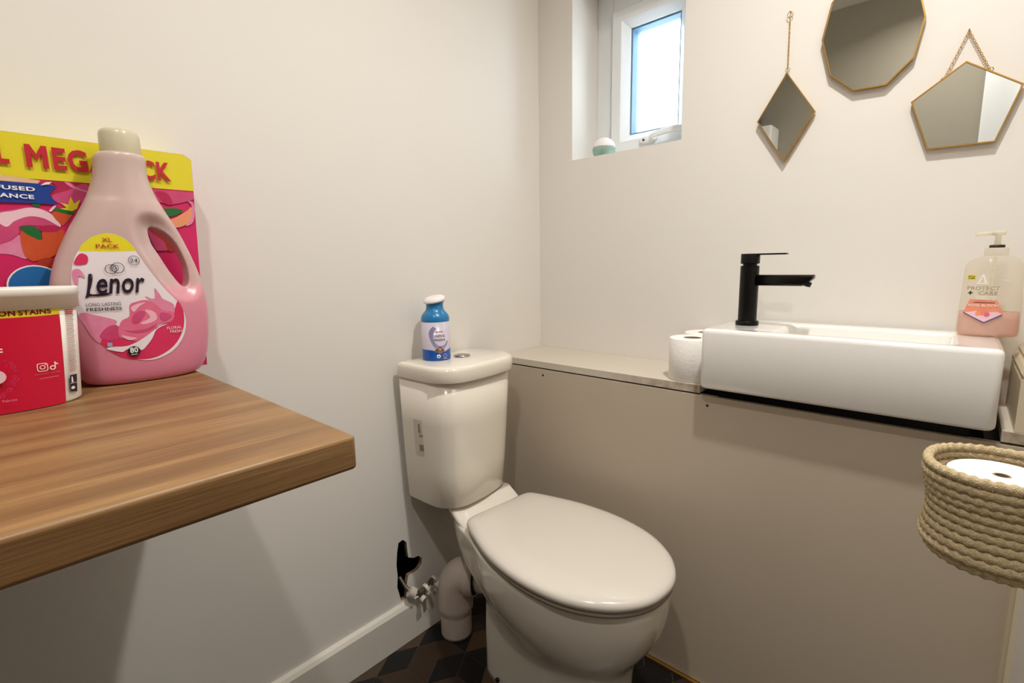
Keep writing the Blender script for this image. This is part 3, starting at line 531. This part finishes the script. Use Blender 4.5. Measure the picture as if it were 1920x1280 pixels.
D.poly([roundpoly([(ic[0] - .0056, ic[1] - .0056), (ic[0] + .0052, ic[1] - .0060), (ic[0] + .0052, ic[1] + .0050), (ic[0] - .0056, ic[1] + .0054)], .003, 5), roundpoly([(ic[0] - .0048, ic[1] - .0048), (ic[0] - .0048, ic[1] + .0046), (ic[0] + .0044, ic[1] + .0042), (ic[0] + .0044, ic[1] - .0052)], .0024, 5)], 'text_white')
D.poly(ring2d((ic[0] - .0002, ic[1] - .0003), .0020, .0028), 'text_white'); D.poly(disc2d((ic[0] + .0030, ic[1] + .0030), .0007), 'text_white')
D.poly(ring2d((-1.3322, .9665), .0018, .0030), 'text_white'); D.poly([[(-1.3302, .9665), (-1.3292, .9665), (-1.3290, .9705), (-1.3262, .9700), (-1.3262, .9712), (-1.3282, .9722), (-1.3288, .9740), (-1.3300, .9740)]], 'text_white')
D.text('Follow us for Top Tips', (-1.3508, -1.3255, .9592, .9610), 'petal_light', 0); D.poly(rect2d(-1.3470, -1.3275, .9540, .9546), 'petal_light')
D.text('Fabrics', (-1.3836, -1.3706, .9308, .9338), 'petal_light', .01)
D.poly(disc2d((-1.3850, .9635), .0085), 'glow_pink')
for i, p in enumerate(TA['bub']): D.poly(ring2d(p, .0010 + .0004 * (i % 3), .0013 + .0005 * (i % 3), 14), 'petal_pink')
D.poly(rect2d(-1.3790, -1.3758, .9940, .9955), 'text_white'); D.poly(rect2d(-1.3790, -1.3758, .9975, .9990), 'text_white')
D.build('tub_print', tb)

# ------------------------------------------------------------------ toilet
to = thing('toilet', (-.50, -.40, 0), 'cream close coupled toilet with lid down in the corner', 'toilet')
def rotz(pts, c, a):
    ca, sa = math.cos(a), math.sin(a); return [(c[0] + (x - c[0]) * ca - (y - c[1]) * sa, c[1] + (x - c[0]) * sa + (y - c[1]) * ca, z) for x, y, z in pts]
CA = math.radians(4.0); CC = (-.4985, -.012)
def dring(hw, hwb, dep, bulge, r, z, inset=0):
    hw -= inset; hwb -= inset; dep -= inset
    pts = [(-hwb, -inset), (hwb, -inset), (hw, -dep), (-hw, -dep)]
    rp = roundpoly(pts, [.006, .006, r, r], 12)
    big = []
    for i, p in enumerate(rp):
        q = rp[(i + 1) % len(rp)]; n = max(1, int(math.hypot(q[0] - p[0], q[1] - p[1]) / .012)) if i % 13 == 12 else 1
        for j in range(n if i % 13 != 12 else 12): big.append((p[0] + (q[0] - p[0]) * j / (12 if i % 13 == 12 else 1), p[1] + (q[1] - p[1]) * j / (12 if i % 13 == 12 else 1)))
    out = [(x + CC[0], y * (1 + bulge / dep * (1 - (x / hw) ** 2)) + CC[1], z) for x, y in big]
    return rotz(out, CC, CA)
cs = MB()
cs.loft([dring(hw - .002, hw - .008, dp, .018, .07, z, i) for z, hw, dp, i in ((.442, .128, .157, .010), (.445, .133, .160, .004), (.453, .135, .162, 0), (.55, .141, .167, 0), (.68, .147, .173, 0), (.7985, .150, .178, 0))])
cist = cs.build('cistern', 'ceramic', to)
ld_ = MB()
ld_.loft([dring(.1535, .1465, .190, .018, .072, z, i) for z, i in ((.799, .008), (.799, .001), (.801, 0), (.828, 0), (.835, .002), (.8385, .006), (.8400, .012))])
lid = ld_.build('cistern_lid', 'ceramic', to, autos=1.2)
bt = MB(); bc = (-.480, -.103, .8398)
bt.lathe([(.0235, 0), (.0235, .003), (.0215, .0042), (.0212, .0030), (.020, .0030)], bc, 40, 0, False, True)
for sgn in (-1, 1):
    pts = [(bc[0] + sgn * .001, bc[1] - .018)] + [(bc[0] + sgn * (.001 + .018 * math.cos(t)), bc[1] + .018 * math.sin(t)) for t in [(-PI / 2 + PI * i / 14) for i in range(15)]] + [(bc[0] + sgn * .001, bc[1] + .018)]
    bt.loft([[(x, y, bc[2] + z) for x, y in pts] for z in (.003, .0052)])
bt.build('flush_button', 'chrome', lid)
st = MB(); pa = [(-.6665, .6865), (-.6505, .680), (-.6450, .575), (-.6600, .579)]
def oncist(z, tfrac):     # a point on the cistern's left front side
    k = (z - .46) / .3385; hw = .1335 + .0145 * k
    x, y = -hw, -.055 - .04 * tfrac
    return rotz([(x + CC[0] - .0006 + .004 * max(0, tfrac - .5), y + CC[1], z)], CC, CA)[0]
st.add([oncist(.690, 0), oncist(.690, 1), oncist(.590, 1), oncist(.590, 0)], [(0, 1, 2, 3)], 0, False)
for z0, z1, a, b in ((.605, .622, .45, .8), (.645, .650, .5, .8), (.655, .680, .45, .6)):
    st.add([tuple(Vector(oncist(z0, a)) - Vector((.0005, 0, 0))), tuple(Vector(oncist(z0, b)) - Vector((.0005, 0, 0))), tuple(Vector(oncist(z1, b)) - Vector((.0005, 0, 0))), tuple(Vector(oncist(z1, a)) - Vector((.0005, 0, 0)))], [(0, 1, 2, 3)], 1, False)
st.build('sticker', ['sticker', 'sticker_ink'], cist)
# pan and seat, axis turned a little to the left
PA = math.radians(-5.0); PC = (-.487, -.238)
def half(pts, k=5):
    c_ = catmull(pts, k); full = c_ + [(-w_, t) for w_, t in reversed(c_[1:-1])]
    return full
def pring(full, z, kx=1, t0=0, kt=1, inset=0):
    cxm = 0; cym = .22
    out = []
    for w_, t in full:
        x = w_ * kx; y = t0 + (t - t0) * kt
        if inset:
            d = math.hypot(x, y - cym) or 1; x -= x / d * inset; y -= (y - cym) / d * inset
        out.append((PC[0] + x, PC[1] - y, z))
    return rotz(out, PC, PA)
seat = half([(0, .000), (.06, .000), (.095, .001), (.113, .008), (.126, .028), (.147, .08), (.170, .15), (.182, .225), (.183, .29), (.172, .36), (.150, .414), (.115, .462), (.072, .494), (.034, .508), (0, .511)])
stt = MB(); stt.loft([pring(seat, z, inset=i) for z, i in ((.4245, .010), (.4245, .004), (.427, .001), (.434, 0), (.440, .002), (.4445, .008), (.4475, .020), (.4490, .045), (.4495, .08))])
stt.build('toilet_lid', 'seat_plastic', to)
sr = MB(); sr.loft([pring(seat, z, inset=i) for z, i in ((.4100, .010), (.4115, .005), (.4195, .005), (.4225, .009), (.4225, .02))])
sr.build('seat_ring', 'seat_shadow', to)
rim = half([(0, -.165), (.02, -.165), (.034, -.160), (.050, -.130), (.092, -.080), (.113, -.03), (.130, .04), (.157, .115), (.172, .2), (.174, .28), (.163, .345), (.140, .402), (.106, .452), (.066, .486), (.032, .499), (0, .502)])
ped = half([(0, .03), (.05, .03), (.075, .032), (.088, .045), (.094, .08), (.098, .12), (.102, .16), (.106, .20), (.110, .24), (.112, .28), (.108, .32), (.098, .355), (.078, .385), (.05, .405), (.025, .413), (0, .415)])
pn = MB(); rings = []
for z, wgt, ins in ((.4085, 1, .012), (.4088, 1, .004), (.406, 1, .001), (.400, 1, 0), (.385, .995, 0), (.37, .985, 0), (.345, .95, 0), (.32, .88, 0), (.295, .77, 0), (.27, .62, 0), (.248, .45, 0), (.228, .28, 0), (.21, .16, 0), (.19, .08, 0), (.16, .03, 0), (.12, .0, 0), (.06, -.01, 0), (.02, -.005, 0), (.0, .02, 0)):
    bk = 0
    mix = []
    for (w1, t1), (w2, t2_) in zip(rim, ped):
        wt = wgt if (t1 > 0 or wgt <= 0) else wgt ** (1 + 1.2 * min(1, -t1 / .17))
        mix.append((w1 * wgt + w2 * (1 - wgt), t1 * wt + t2_ * (1 - wt)))
    rings.append(pring(mix, z, inset=ins))
pn.loft(rings)
# raised platform that carries the cistern
pf_ = half([(0, -.205), (.02, -.205), (.036, -.200), (.052, -.175), (.072, -.14), (.096, -.10), (.110, -.072), (.110, -.05), (.095, -.042), (.05, -.040), (0, -.040)])
pn.loft([[p for p in pring([(w_, -.205 + (t_ + .205) * kf) for w_, t_ in pf_], z, kx=k)] for z, k, kf in ((.36, .96, 1.3), (.400, 1.0, 1.32), (.4095, .99, 1.25), (.418, .985, 1.12), (.430, .98, 1.0), (.436, .975, .93), (.4418, .965, .89))])
# outlet spigot towards the soil pipe
pn.tube([(-.455, -.235, .205), (-.475, -.19, .198), (-.494, -.156, .192)], [.050, .047, .046], 28)
pn.build('pan', 'ceramic', to)
fh = MB(); fh.lathe([(.006, 0), (.006, .001)], (0, 0, 0), 14)
fhv = MB(); fhv.tube([(-.604, -.335, .035), (-.599, -.335, .035)], .006, 14); fhv.build('fixing_hole', 'rubber_black', to)

# soil pipe: elbow from the floor into the pan outlet
sp = thing('soil_pipe', (-.525, -.092, 0), 'white plastic waste elbow joining the toilet outlet to the floor', 'pipe')
path = [(-.527, -.092, .001), (-.527, -.092, .04), (-.527, -.092, .075), (-.5275, -.092, .12), (-.526, -.094, .150), (-.523, -.099, .172), (-.516, -.111, .187), (-.508, -.126, .192), (-.500, -.142, .192)]
pp = MB(); cpth = catmull(path, 4); rr = [.046 if p[2] < .076 else .052 for p in cpth]
pp.tube(cpth, rr, 36); pp.build('elbow', 'pipe_plastic', sp)
ps = MB(); dv = Vector((.5, -.86, 0)).normalized(); a = Vector((-.499, -.144, .192))
ps.tube([a - dv * .022, a - dv * .020, a + dv * .004, a + dv * .006], [.053, .056, .056, .053], 36); ps.build('collar', 'pipe_plastic', sp)
pr = MB(); pr.tube([a + dv * .006, a + dv * .011], [.051, .051], 36); pr.build('rubber_seal', 'rubber_black', sp)

# isolating valve at the hole
vv = thing('isolating_valve', (-.60, -.03, .14), 'small plastic and metal water valve on the skirting below the hole', 'valve')
pv = [Vector((-.645, .02, .190)), Vector((-.640, -.005, .165)), Vector((-.628, -.028, .148)), Vector((-.60, -.034, .146)), Vector((-.575, -.030, .158)), Vector((-.562, -.028, .163))]
MB().tube(catmull([tuple(p) for p in pv], 5), .0055, 12).build('pipe', 'valve_metal', vv)
def nut(c, d, L, r, name, m, n=6):
    d = Vector(d).normalized(); c = Vector(c); MB().tube([c - d * L / 2, c - d * L / 2 * .98, c + d * L / 2 * .98, c + d * L / 2], [r * .85, r, r, r * .85], n).build(name, m, vv, autos=.5)
nut((-.634, -.024, .155), (.5, -.3, -.4), .020, .0155, 'knob', 'valve_white', 20)
nut((-.610, -.036, .146), (1, 0, .1), .016, .0105, 'coupling', 'valve_metal', 8)
nut((-.592, -.036, .150), (1, 0, .3), .010, .0150, 'knob', 'valve_white', 20)
nut((-.612, -.048, .133), (.2, -1, -.4), .012, .0095, 'tee_cap', 'valve_white', 16)
nut((-.590, -.046, .139), (.2, -1, -.2), .008, .0065, 'tee_cap', 'valve_white', 14)
nut((-.572, -.035, .158), (1, 0, .45), .010, .0095, 'coupling', 'valve_metal', 6)
nut((-.560, -.035, .164), (1, 0, .45), .007, .0115, 'coupling', 'valve_white', 16)

# ------------------------------------------------------------------ air freshener can on the cistern
AC = (-.5480, -.075, .8404)
af = thing('air_freshener', AC, 'small blue air freshener can with white top on the cistern', 'air freshener')
c_ = MB(); c_.lathe([(.0355, 0), (.0372, .0012), (.0380, .004), (.0380, .105)], AC, 56, 0, True, True); cb = c_.build('can', 'can_label', af)
c2 = MB(); c2.lathe([(.0382, .104), (.0386, .110), (.0375, .1175), (.0340, .124), (.029, .1295), (.0248, .135), (.0232, .141), (.0228, .148), (.0236, .1535), (.0255, .1575), (.027, .1595)], AC, 48, 0, False, True); c2.build('collar', 'can_blue', af)
c3 = MB(); rings = []
for r, z in ((.0276, .1570), (.0300, .1590), (.0302, .1615), (.0280, .1665), (.022, .1705), (.013, .1722)):
    rings.append([(AC[0] + r * math.cos(2 * PI * i / 40), AC[1] + r * math.sin(2 * PI * i / 40), AC[2] + z + .20 * r * math.cos(2 * PI * i / 40)) for i in range(40)])
c3.loft(rings); c3.build('cap', 'can_white', af)
va = math.atan2(-1.13 - AC[1], -1.396 - AC[0]) + .20
def onc(u, v, o): a = va + u / .0380; return (AC[0] + (.0380 + o) * math.cos(a), AC[1] + (.0380 + o) * math.sin(a), AC[2] + v)
D = Decal(onc, .003)
P2 = 2 * PI * .0412
low = [(-.06 + i * .12 / 24, .030 - .0085 * math.exp(-((-.06 + i * .12 / 24 - .006) / .018) ** 2)) for i in range(25)]
D.poly([[(-.06, .001)] + [(.06, .001)] + low[::-1]], 'can_low')
D.poly([[(.0045 + (.030 + .003 * math.sin(3 * t)) * math.cos(t), .066 + .034 * math.sin(t)) for t in [2.2 + i * 3.6 / 20 for i in range(21)]] + [(.006 + .021 * math.cos(t), .066 + .026 * math.sin(t)) for t in [5.8 - i * 3.6 / 20 for i in range(21)]]], 'can_swirl')
D.text('LINEN &', (-.013, .0165, .064, .0705), 'ink', 0); D.text('FREESIA', (-.013, .0185, .0535, .060), 'ink', 0)
D.poly(rect2d(-.009, .012, .0782, .0794), 'rust')
for dx, dz in ((-.006, .028), (.002, .033), (.009, .027), (.003, .024)): D.poly(disc2d((dx, dz), .0055, 12), 'can_brown')
D.poly(disc2d((.002, .031), .0028, 12), 'peach')
D.poly(disc2d((-.002, .0125), .0052), 'text_white'); D.poly(disc2d((-.002, .0115), .002), 'ink'); D.poly(ring2d((.016, .013), .0042, .0052), 'petal_pale'); D.poly(rect2d(.010, .022, .0045, .0058), 'petal_pale')
D.build('label', cb)

# ------------------------------------------------------------------ toilet rolls beside the basin
def roll(x, y, z, r, hgt, label, grp, hr=.0215):
    t = thing('toilet_roll', (x, y, z), label, 'toilet roll', grp)
    m = MB(); n = 48
    prof = [(r - .002, 0), (r, .002), (r, hgt - .002), (r - .002, hgt), (hr + .0025, hgt), (hr, hgt - .002), (hr, .002), (hr + .0025, 0)]
    m.loft([[(x + q * (1 + .006 * math.sin(3 * a)) * math.cos(a), y + q * math.sin(a), z + zz) for a in [2 * PI * i / n for i in range(n)]] for q, zz in prof + prof[:1]], 0, False, False)
    m.build('paper', 'paper', t, autos=.9)
    k = MB(); k.loft([[(x + q * math.cos(a), y + q * math.sin(a), z + zz) for a in [2 * PI * i / n for i in range(n)]] for q, zz in ((hr - .0002, .001), (hr - .0002, hgt - .001), (hr - .0015, hgt - .001), (hr - .0015, .001), (hr - .0002, .001))], 0, False, False)
    k.build('core', 'card', t, autos=.9)
    return t
roll(-.180, -.6385, .7977, .0550, .106, 'white toilet roll standing on the front of the ledge beside the basin', 'spare white rolls')
roll(-.066, -.630, .7977, .0550, .106, 'white toilet roll behind the front roll, against the wall', 'spare white rolls')

# ------------------------------------------------------------------ basin and tap
bs_ = thing('basin', (-.145, -.945, .797), 'rectangular white ceramic counter basin set on the ledge', 'basin')
SX0, SX1, SY0, SY1 = -.2755, -.006, -1.194, -.696
def rr_(x0, x1, y0, y1, r, z, seg=8): return [(p[0], p[1], z) for p in roundpoly([(x0, y0), (x1, y0), (x1, y1), (x0, y1)], r, seg)]
b_ = MB(); R_ = []
for z, i in ((.7995, .014), (.7998, .008), (.802, .003), (.807, 0), (.930, 0), (.9355, .0012), (.9385, .004), (.940, .009)): R_.append(rr_(SX0 + i, SX1 - i, SY0 + i, SY1 - i, max(.006, .015 - i * .4), z))
ix0, ix1, iy0, iy1 = -.250, -.078, -1.128, -.835
for z, i in ((.940, -.003), (.9385, 0), (.934, .003), (.90, .008), (.862, .020), (.850, .045), (.847, .07)): R_.append(rr_(ix0 + i, ix1 - i, iy0 + i, iy1 - i, .022, z))
b_.loft(R_); b_.build('bowl', 'ceramic_white', bs_)
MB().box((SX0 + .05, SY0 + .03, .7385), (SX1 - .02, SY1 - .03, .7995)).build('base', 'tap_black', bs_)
MB().lathe([(.022, 0), (.022, .002), (.018, .003)], (-.165, -.98, .8475), 32).build('waste', 'chrome', bs_)
TP = (-.145, -.7555, .9402)
tp = thing('mixer_tap', TP, 'matt black single lever mixer tap on the basin', 'tap')
a_ = MB(); a_.lathe([(.0255, 0), (.0255, .0085), (.0245, .0100), (.0205, .0102), (.0205, .139), (.019, .1402)], TP, 48); a_.build('tap_body', 'tap_black', tp, autos=.6)
a_ = MB(); a_.lathe([(.0155, .139), (.0155, .146)], TP, 32); a_.lathe([(.019, .1445), (.0207, .1455), (.0207, .1665), (.0200, .168)], TP, 48); hd = a_.build('cartridge_cap', 'tap_black', tp, autos=.6)
MB().box((TP[0] - .010, TP[1] - .078, TP[2] + .1645), (TP[0] + .010, TP[1] - .004, TP[2] + .1680)).build('lever', 'tap_black', hd, bevel=.001)
sp_ = MB(); yz = roundpoly([(-.0125, .094), (.0125, .094), (.0125, .119), (-.0125, .119)], .0065, 5)
def sec(y, zlo): return [(TP[0] + p[0], TP[1] - y, TP[2] + max(p[1], zlo)) for p in yz]
sp_.loft([sec(.010, .09), sec(.112, .09), sec(.118, .0985), sec(.128, .106), sec(.132, .1095), sec(.1335, .112)], 0)
so = sp_.build('spout', 'tap_black', tp)
q = MB(); q.tube([(TP[0], TP[1] - .122, TP[2] + .104), (TP[0], TP[1] - .1185, TP[2] + .0945)], .0095, 20); q.build('aerator', 'tap_black', so)

# ------------------------------------------------------------------ hand wash bottle
SB = (-.078, -1.1735, .9402)
hw_ = thing('hand_wash', SB, 'clear pump bottle of pink hand wash on the basin corner', 'soap dispenser')
prof = [(.0, .0415, .024), (.002, .0435, .027), (.010, .0450, .029), (.045, .0445, .029), (.085, .0425, .028), (.120, .0420, .027), (.135, .0405, .026), (.1435, .0355, .024), (.1490, .027, .020), (.1520, .018, .0165), (.154, .0155, .0155)]
prof = catmull(prof, 3)
e_ = MB(); e_.loft([ser(SB[0], SB[1], d, wd, SB[2] + z, 56, 2.5) for z, wd, d in prof]); bot = e_.build('bottle', 'clear_plastic', hw_)
e_ = MB(); e_.loft([ser(SB[0], SB[1], d - .002, wd - .002, SB[2] + z + .002, 48, 2.5) for z, wd, d in prof if z < .056]); e_.build('liquid', 'liquid_pink', hw_)
e_ = MB(); e_.lathe([(.0165, .1535), (.0172, .1545), (.0172, .167), (.016, .168)], SB, 32); e_.build('pump_collar', 'clear_plastic', hw_)
e_ = MB(); e_.lathe([(.011, .168), (.011, .173), (.005, .1735)], SB, 24); e_.build('pump_ring', 'screw', hw_)
e_ = MB(); e_.lathe([(.0048, .1735), (.0048, .190), (.010, .192), (.0105, .197), (.009, .1985)], SB, 24); e_.tube([(SB[0], SB[1] + .002, SB[2] + .195), (SB[0] - .002, SB[1] + .022, SB[2] + .1945), (SB[0] - .004, SB[1] + .031, SB[2] + .192)], .004, 14); e_.tube([(SB[0], SB[1], SB[2] + .01), (SB[0], SB[1], SB[2] + .150)], .0022, 10); e_.build('pump', 'pump_clear', hw_)
def onh(u, v, o):        # u runs along -y across the face turned to the room
    zz = min(prof, key=lambda p: abs(p[0] - v)); wd, d = zz[1], zz[2]; k = min(.999, abs(u / wd)); return (SB[0] - d * (1 - k ** 2.5) ** (1 / 2.5) - o, SB[1] - u, SB[2] + v)
D = Decal(onh, .004)
D.poly([[(-.029, .0715), (.009, .0700), (.0190, .045), (-.006, .0275), (-.0365, .0455)]], 'label_coral')
D.poly([[(-.036, .0455), (-.020, .0490), (-.005, .0475), (.010, .0490), (.018, .0450), (-.006, .0290)]], 'petal_pale')
D.poly(disc2d((-.010, .0475), .0065, 14), 'label_coral'); D.poly(disc2d((-.0155, .0445), .0040, 12), 'peach'); D.poly(disc2d((-.0035, .0435), .0045, 12), 'rose')
D.poly([[(-.0365, .0450), (-.006, .0268), (-.006, .0285), (-.0365, .0465)]], 'banner_blue'); D.poly([[(-.006, .0268), (.0175, .0430), (.0170, .0445), (-.006, .0285)]], 'banner_blue')
D.text('ROSE BLOOM', (-.030, .011, .0580, .0625), 'text_white', .01)
D.poly(rect2d(-.024, .006, .0652, .0662), 'ink')
D.poly(rect2d(-.036, -.024, .1085, .1175), 'yellow'); D.text('MEGA', (-.0345, -.0255, .1135, .1163), 'ink', .01); D.text('PUMP', (-.0345, -.0255, .1095, .1123), 'ink', .01)
D.poly([[(-.021, .1020), (-.0155, .1185), (-.0135, .1185), (-.008, .1020), (-.0105, .1020), (-.0145, .1145), (-.0185, .1020)]], 'text_white'); D.poly(rect2d(-.023, -.006, .1010, .1024), 'text_white')
D.text('PROTECT', (-.0345, .010, .0890, .0960), 'faint_print', .02); D.text('CARE', (-.018, .008, .0800, .0870), 'faint_print', .02)
D.poly([[(-.033, .0845), (-.0305, .0845), (-.0305, .087), (-.0285, .087), (-.0285, .0845), (-.026, .0845), (-.026, .0825), (-.0285, .0825), (-.0285, .080), (-.0305, .080), (-.0305, .0825), (-.033, .0825)]], 'ink')
D.text('ANTIBACTERIAL', (-.022, .008, .0758, .0782), 'text_white', 0); D.text('HANDWASH', (-.020, .004, .0722, .0745), 'text_white', 0)
D.text('Vegan', (.011, .022, .1065, .1100), 'text_white', 0)
D.build('label', bot)

# ------------------------------------------------------------------ rope basket with a roll inside, hung on the near wall
KC = (-.700, -1.1800)
rb = thing('rope_basket', (KC[0], KC[1], .778), 'braided cream cotton rope basket hanging at the right edge', 'basket')
def ovl(c, a, b, n): return [(c[0] + a * math.copysign(abs(math.cos(t)) ** .9, math.cos(t)), c[1] + b * math.copysign(abs(math.sin(t)) ** .9, math.sin(t))) for t in [2 * PI * i / n for i in range(n)]]
def braid(mb, ctr, r0, wob, dens=1.0, m=10):
    N = len(ctr); P = [Vector(p) for p in ctr]; L = 0; vs = []; 
    for i in range(N):
        t = (P[(i + 1) % N] - P[i - 1]).normalized(); out = Vector((P[i].x - KC[0], P[i].y - KC[1], 0)).normalized(); out = (out - t * out.dot(t)).normalized(); up = t.cross(out)
        L += (P[i] - P[i - 1]).length if i else 0; ring = []
        for k in range(m):
            a = 2 * PI * k / m
            ch = math.sin(L / .0095 * 2 * PI * dens + 3.6 * abs(math.sin(a)))     # chevrons of the plait
            r = r0 * (1 + wob * ch); ring.append(P[i] + out * math.cos(a) * r * .9 + up * math.sin(a) * r * 1.02)
        vs.append(ring)
    vs.append(vs[0]); mb.loft(vs, 0, False, False)
rbm = MB(); NC = 11; rnb = random.Random(3)
for k in range(NC):
    z = .7850 + k * .0089; t = k / (NC - 1)
    a = .064 + .002 * math.cos(2 * PI * t) - (.005 if k == 0 else 0)
    b = .0555 + .0025 * math.cos(2 * PI * t) - (.004 if k == 0 else 0) + .003 * t; n = 420
    if k == NC - 1: b -= .001
    base = ovl(KC, a, b, n); ph = rnb.random() * 6
    braid(rbm, [(x, y, z + .0016 * math.sin(2 * PI * i / n * 1 + ph) * .4 + (.006 * math.sin(2 * PI * i / n - 2.2) * t * .3)) for i, (x, y) in enumerate(base)], .0051, .13)
for k in range(6):
    a = .0545 - k * .0085; b = a - .006
    n = max(40, int(260 * a / .08)); braid(rbm, [(x, y, .7800 + (.0022 if k == 0 else 0)) for x, y in ovl(KC, a, b, n)], .0054, .1)
rbo = rbm.build('coil_body', 'rope', rb)
hg = MB(); hg.tube(catmull([(-.725, YF + .012, .880), (-.730, YF + .012, .955), (-.705, YF + .014, .992), (-.680, YF + .012, .955), (-.685, YF + .012, .880)], 6), .004, 10); hg.build('hanging_loop', 'rope', rb)
hk = thing('wall_hook', (-.705, YF, .995), 'small chrome wall hook carrying the rope basket', 'hook')
MB().tube(catmull([(-.705, YF, 1.0), (-.705, YF + .012, .998), (-.705, YF + .022, .985), (-.705, YF + .026, .992), (-.705, YF + .027, 1.002)], 5), .003, 10).build('hook_arm', 'chrome', hk)
k_ = MB(); k_.tube([(-.705, YF, 1.0), (-.705, YF + .003, 1.0)], .011, 24); k_.build('plate', 'chrome', hk)
roll(-.704, -1.1790, .7862, .0435, .083, 'white paper roll standing inside the rope basket', 'spare white rolls', .007)

# ------------------------------------------------------------------ mirrors on the window wall
def mirror(label, pts, chainspec, name='wall_mirror'):
    cx = sum(p[0] for p in pts) / len(pts); cz = sum(p[1] for p in pts) / len(pts)
    t = thing(name, (-.006, cx, cz), label, 'mirror', 'geometric brass mirrors on the window wall')
    n = len(pts)
    def off(d):
        out = []
        for i in range(n):
            p = Vector(pts[i]); a = (p - Vector(pts[i - 1])).normalized(); b = (Vector(pts[(i + 1) % n]) - p).normalized()
            na = Vector((a.y, -a.x)); 
            if na.dot(p - Vector((cx, cz))) < 0: na = -na
            nb = Vector((b.y, -b.x))
            if nb.dot(p - Vector((cx, cz))) < 0: nb = -nb
            bis = (na + nb).normalized(); out.append(p - bis * d / max(.3, bis.dot(na)))
        return out
    fr_ = MB(); fr_.loft([[(x, p[0], p[1]) for p in off(d)] for x, d in ((-.004, 0), (-.0135, 0), (-.0140, .0005), (-.0140, .0024), (-.0125, .0026), (-.004, .0026), (-.004, 0))], 0, False, False, False)
    fr_.build('frame', 'brass', t)
    g_ = MB(); g_.loft([[(x, p[0], p[1]) for p in off(.0024)] for x in (-.0045, -.0118)], 0, True, True, False); g_.build('mirror_pane', 'mirror_glass', t)
    for (ya, za), (yb, zb), kind in chainspec:
        A_ = Vector((-.006, ya, za)); B_ = Vector((-.006, yb, zb)); d = (B_ - A_); L = d.length; d.normalize(); nl = int(L / .0048); m = MB(); side = Vector((0, -d.z, d.y)); nx = Vector((1, 0, 0))
        for i in range(nl):
            c0 = A_ + d * (L * (i + .5) / nl); s1 = side if i % 2 else nx; s1 = (side * .9 + nx * .45).normalized() if i % 2 else (nx * .8 + side * .6).normalized()
            m.tube([c0 + d * .0034 * math.cos(a) + s1 * .0017 * math.sin(a) for a in [2 * PI * j / 10 for j in range(10)]], .00055, 5, closed=True)
        m.build('chain', 'brass', t)
    return t
def wring(t, y, z, r, nm='ring'):
    MB().tube([(-.007, y + r * math.cos(a), z + r * math.sin(a)) for a in [2 * PI * i / 24 for i in range(24)]], .0008, 8, closed=True).build(nm, 'brass', t)
m1 = mirror('diamond mirror hanging from a straight chain beside the window', [(-.7745, 1.536), (-.840, 1.435), (-.7800, 1.329), (-.7135, 1.435)], [((-.7725, 1.660), (-.7745, 1.548), 0)])
wring(m1, -.7725, 1.6655, .0060); wring(m1, -.7743, 1.5430, .0045)
MB().tube([(-.001, -.7725, 1.671), (-.010, -.7725, 1.672)], .0012, 8).build('nail', 'brass', m1)
m2 = mirror('large ten sided mirror between the diamond and pentagon mirrors', [(-.843, 1.586), (-.864, 1.506), (-.912, 1.4625), (-.9715, 1.4600), (-1.015, 1.504), (-1.0275, 1.578), (-1.008, 1.655), (-.963, 1.708), (-.902, 1.712), (-.857, 1.660)], [((-.985, 1.684), (-.937, 1.775), 0), ((-.880, 1.688), (-.937, 1.775), 0)])
MB().tube([(-.001, -.937, 1.776), (-.010, -.937, 1.777)], .0012, 8).build('nail', 'brass', m2)
m3 = mirror('pentagon mirror on a V shaped chain near the right corner', [(-1.0975, 1.4745), (-1.1835, 1.4120), (-1.1540, 1.3125), (-1.0510, 1.3150), (-1.0165, 1.4155)], [((-1.066, 1.4500), (-1.0965, 1.5320), 0), ((-1.1340, 1.4500), (-1.0965, 1.5320), 0)])
wring(m3, -1.0650, 1.4500, .0035); wring(m3, -1.1350, 1.4510, .0035)
MB().tube([(-.001, -1.0965, 1.533), (-.010, -1.0965, 1.534)], .0012, 8).build('nail', 'brass', m3)

# ------------------------------------------------------------------ gel air freshener on the sill
gb = thing('gel_freshener', (.032, -.2415, 1.4305), 'round white and teal gel air freshener on the window sill', 'air freshener')
G = (.032, -.2415, 1.4305)
def dome(r, z0, z1, k=1.0): return [(max(.002, r * math.sqrt(max(0, 1 - ((z - .022) / .036) ** 2))) * k, z) for z in [z0 + (z1 - z0) * i / 10 for i in range(11)]]
MB().lathe(dome(.0365, .026, .0575), G, 40).build('white_shell', 'can_white', gb)
MB().lathe(dome(.0365, .0, .025), G, 40).build('clear_base', 'clear_gel', gb)
MB().lathe([(.014, .002), (.016, .006), (.016, .020), (.013, .0245)], G, 28).build('gel', 'gel_teal', gb)

# ------------------------------------------------------------------ things seen only in the mirrors
cb_ = thing('wall_cabinet', (-1.88, -.16, 1.15), 'white wall cabinet high on the far left wall seen in the diamond mirror', 'cabinet')
MB().box((-1.957, -.25, 1.15), (-1.81, -.002, 1.855)).build('carcass', 'cabinet_white', cb_, bevel=.003)
MB().box((-1.8095, -.248, 1.153), (-1.794, -.004, 1.852)).build('door', 'cabinet_white', cb_, bevel=.003)
tag(MB().box((-1.95, -.15, 1.8555), (-1.83, -.06, 1.97)).build('storage_packet', 'packet_blue', bevel=.01), 'dark blue packet lying on top of the white wall cabinet', 'packet')
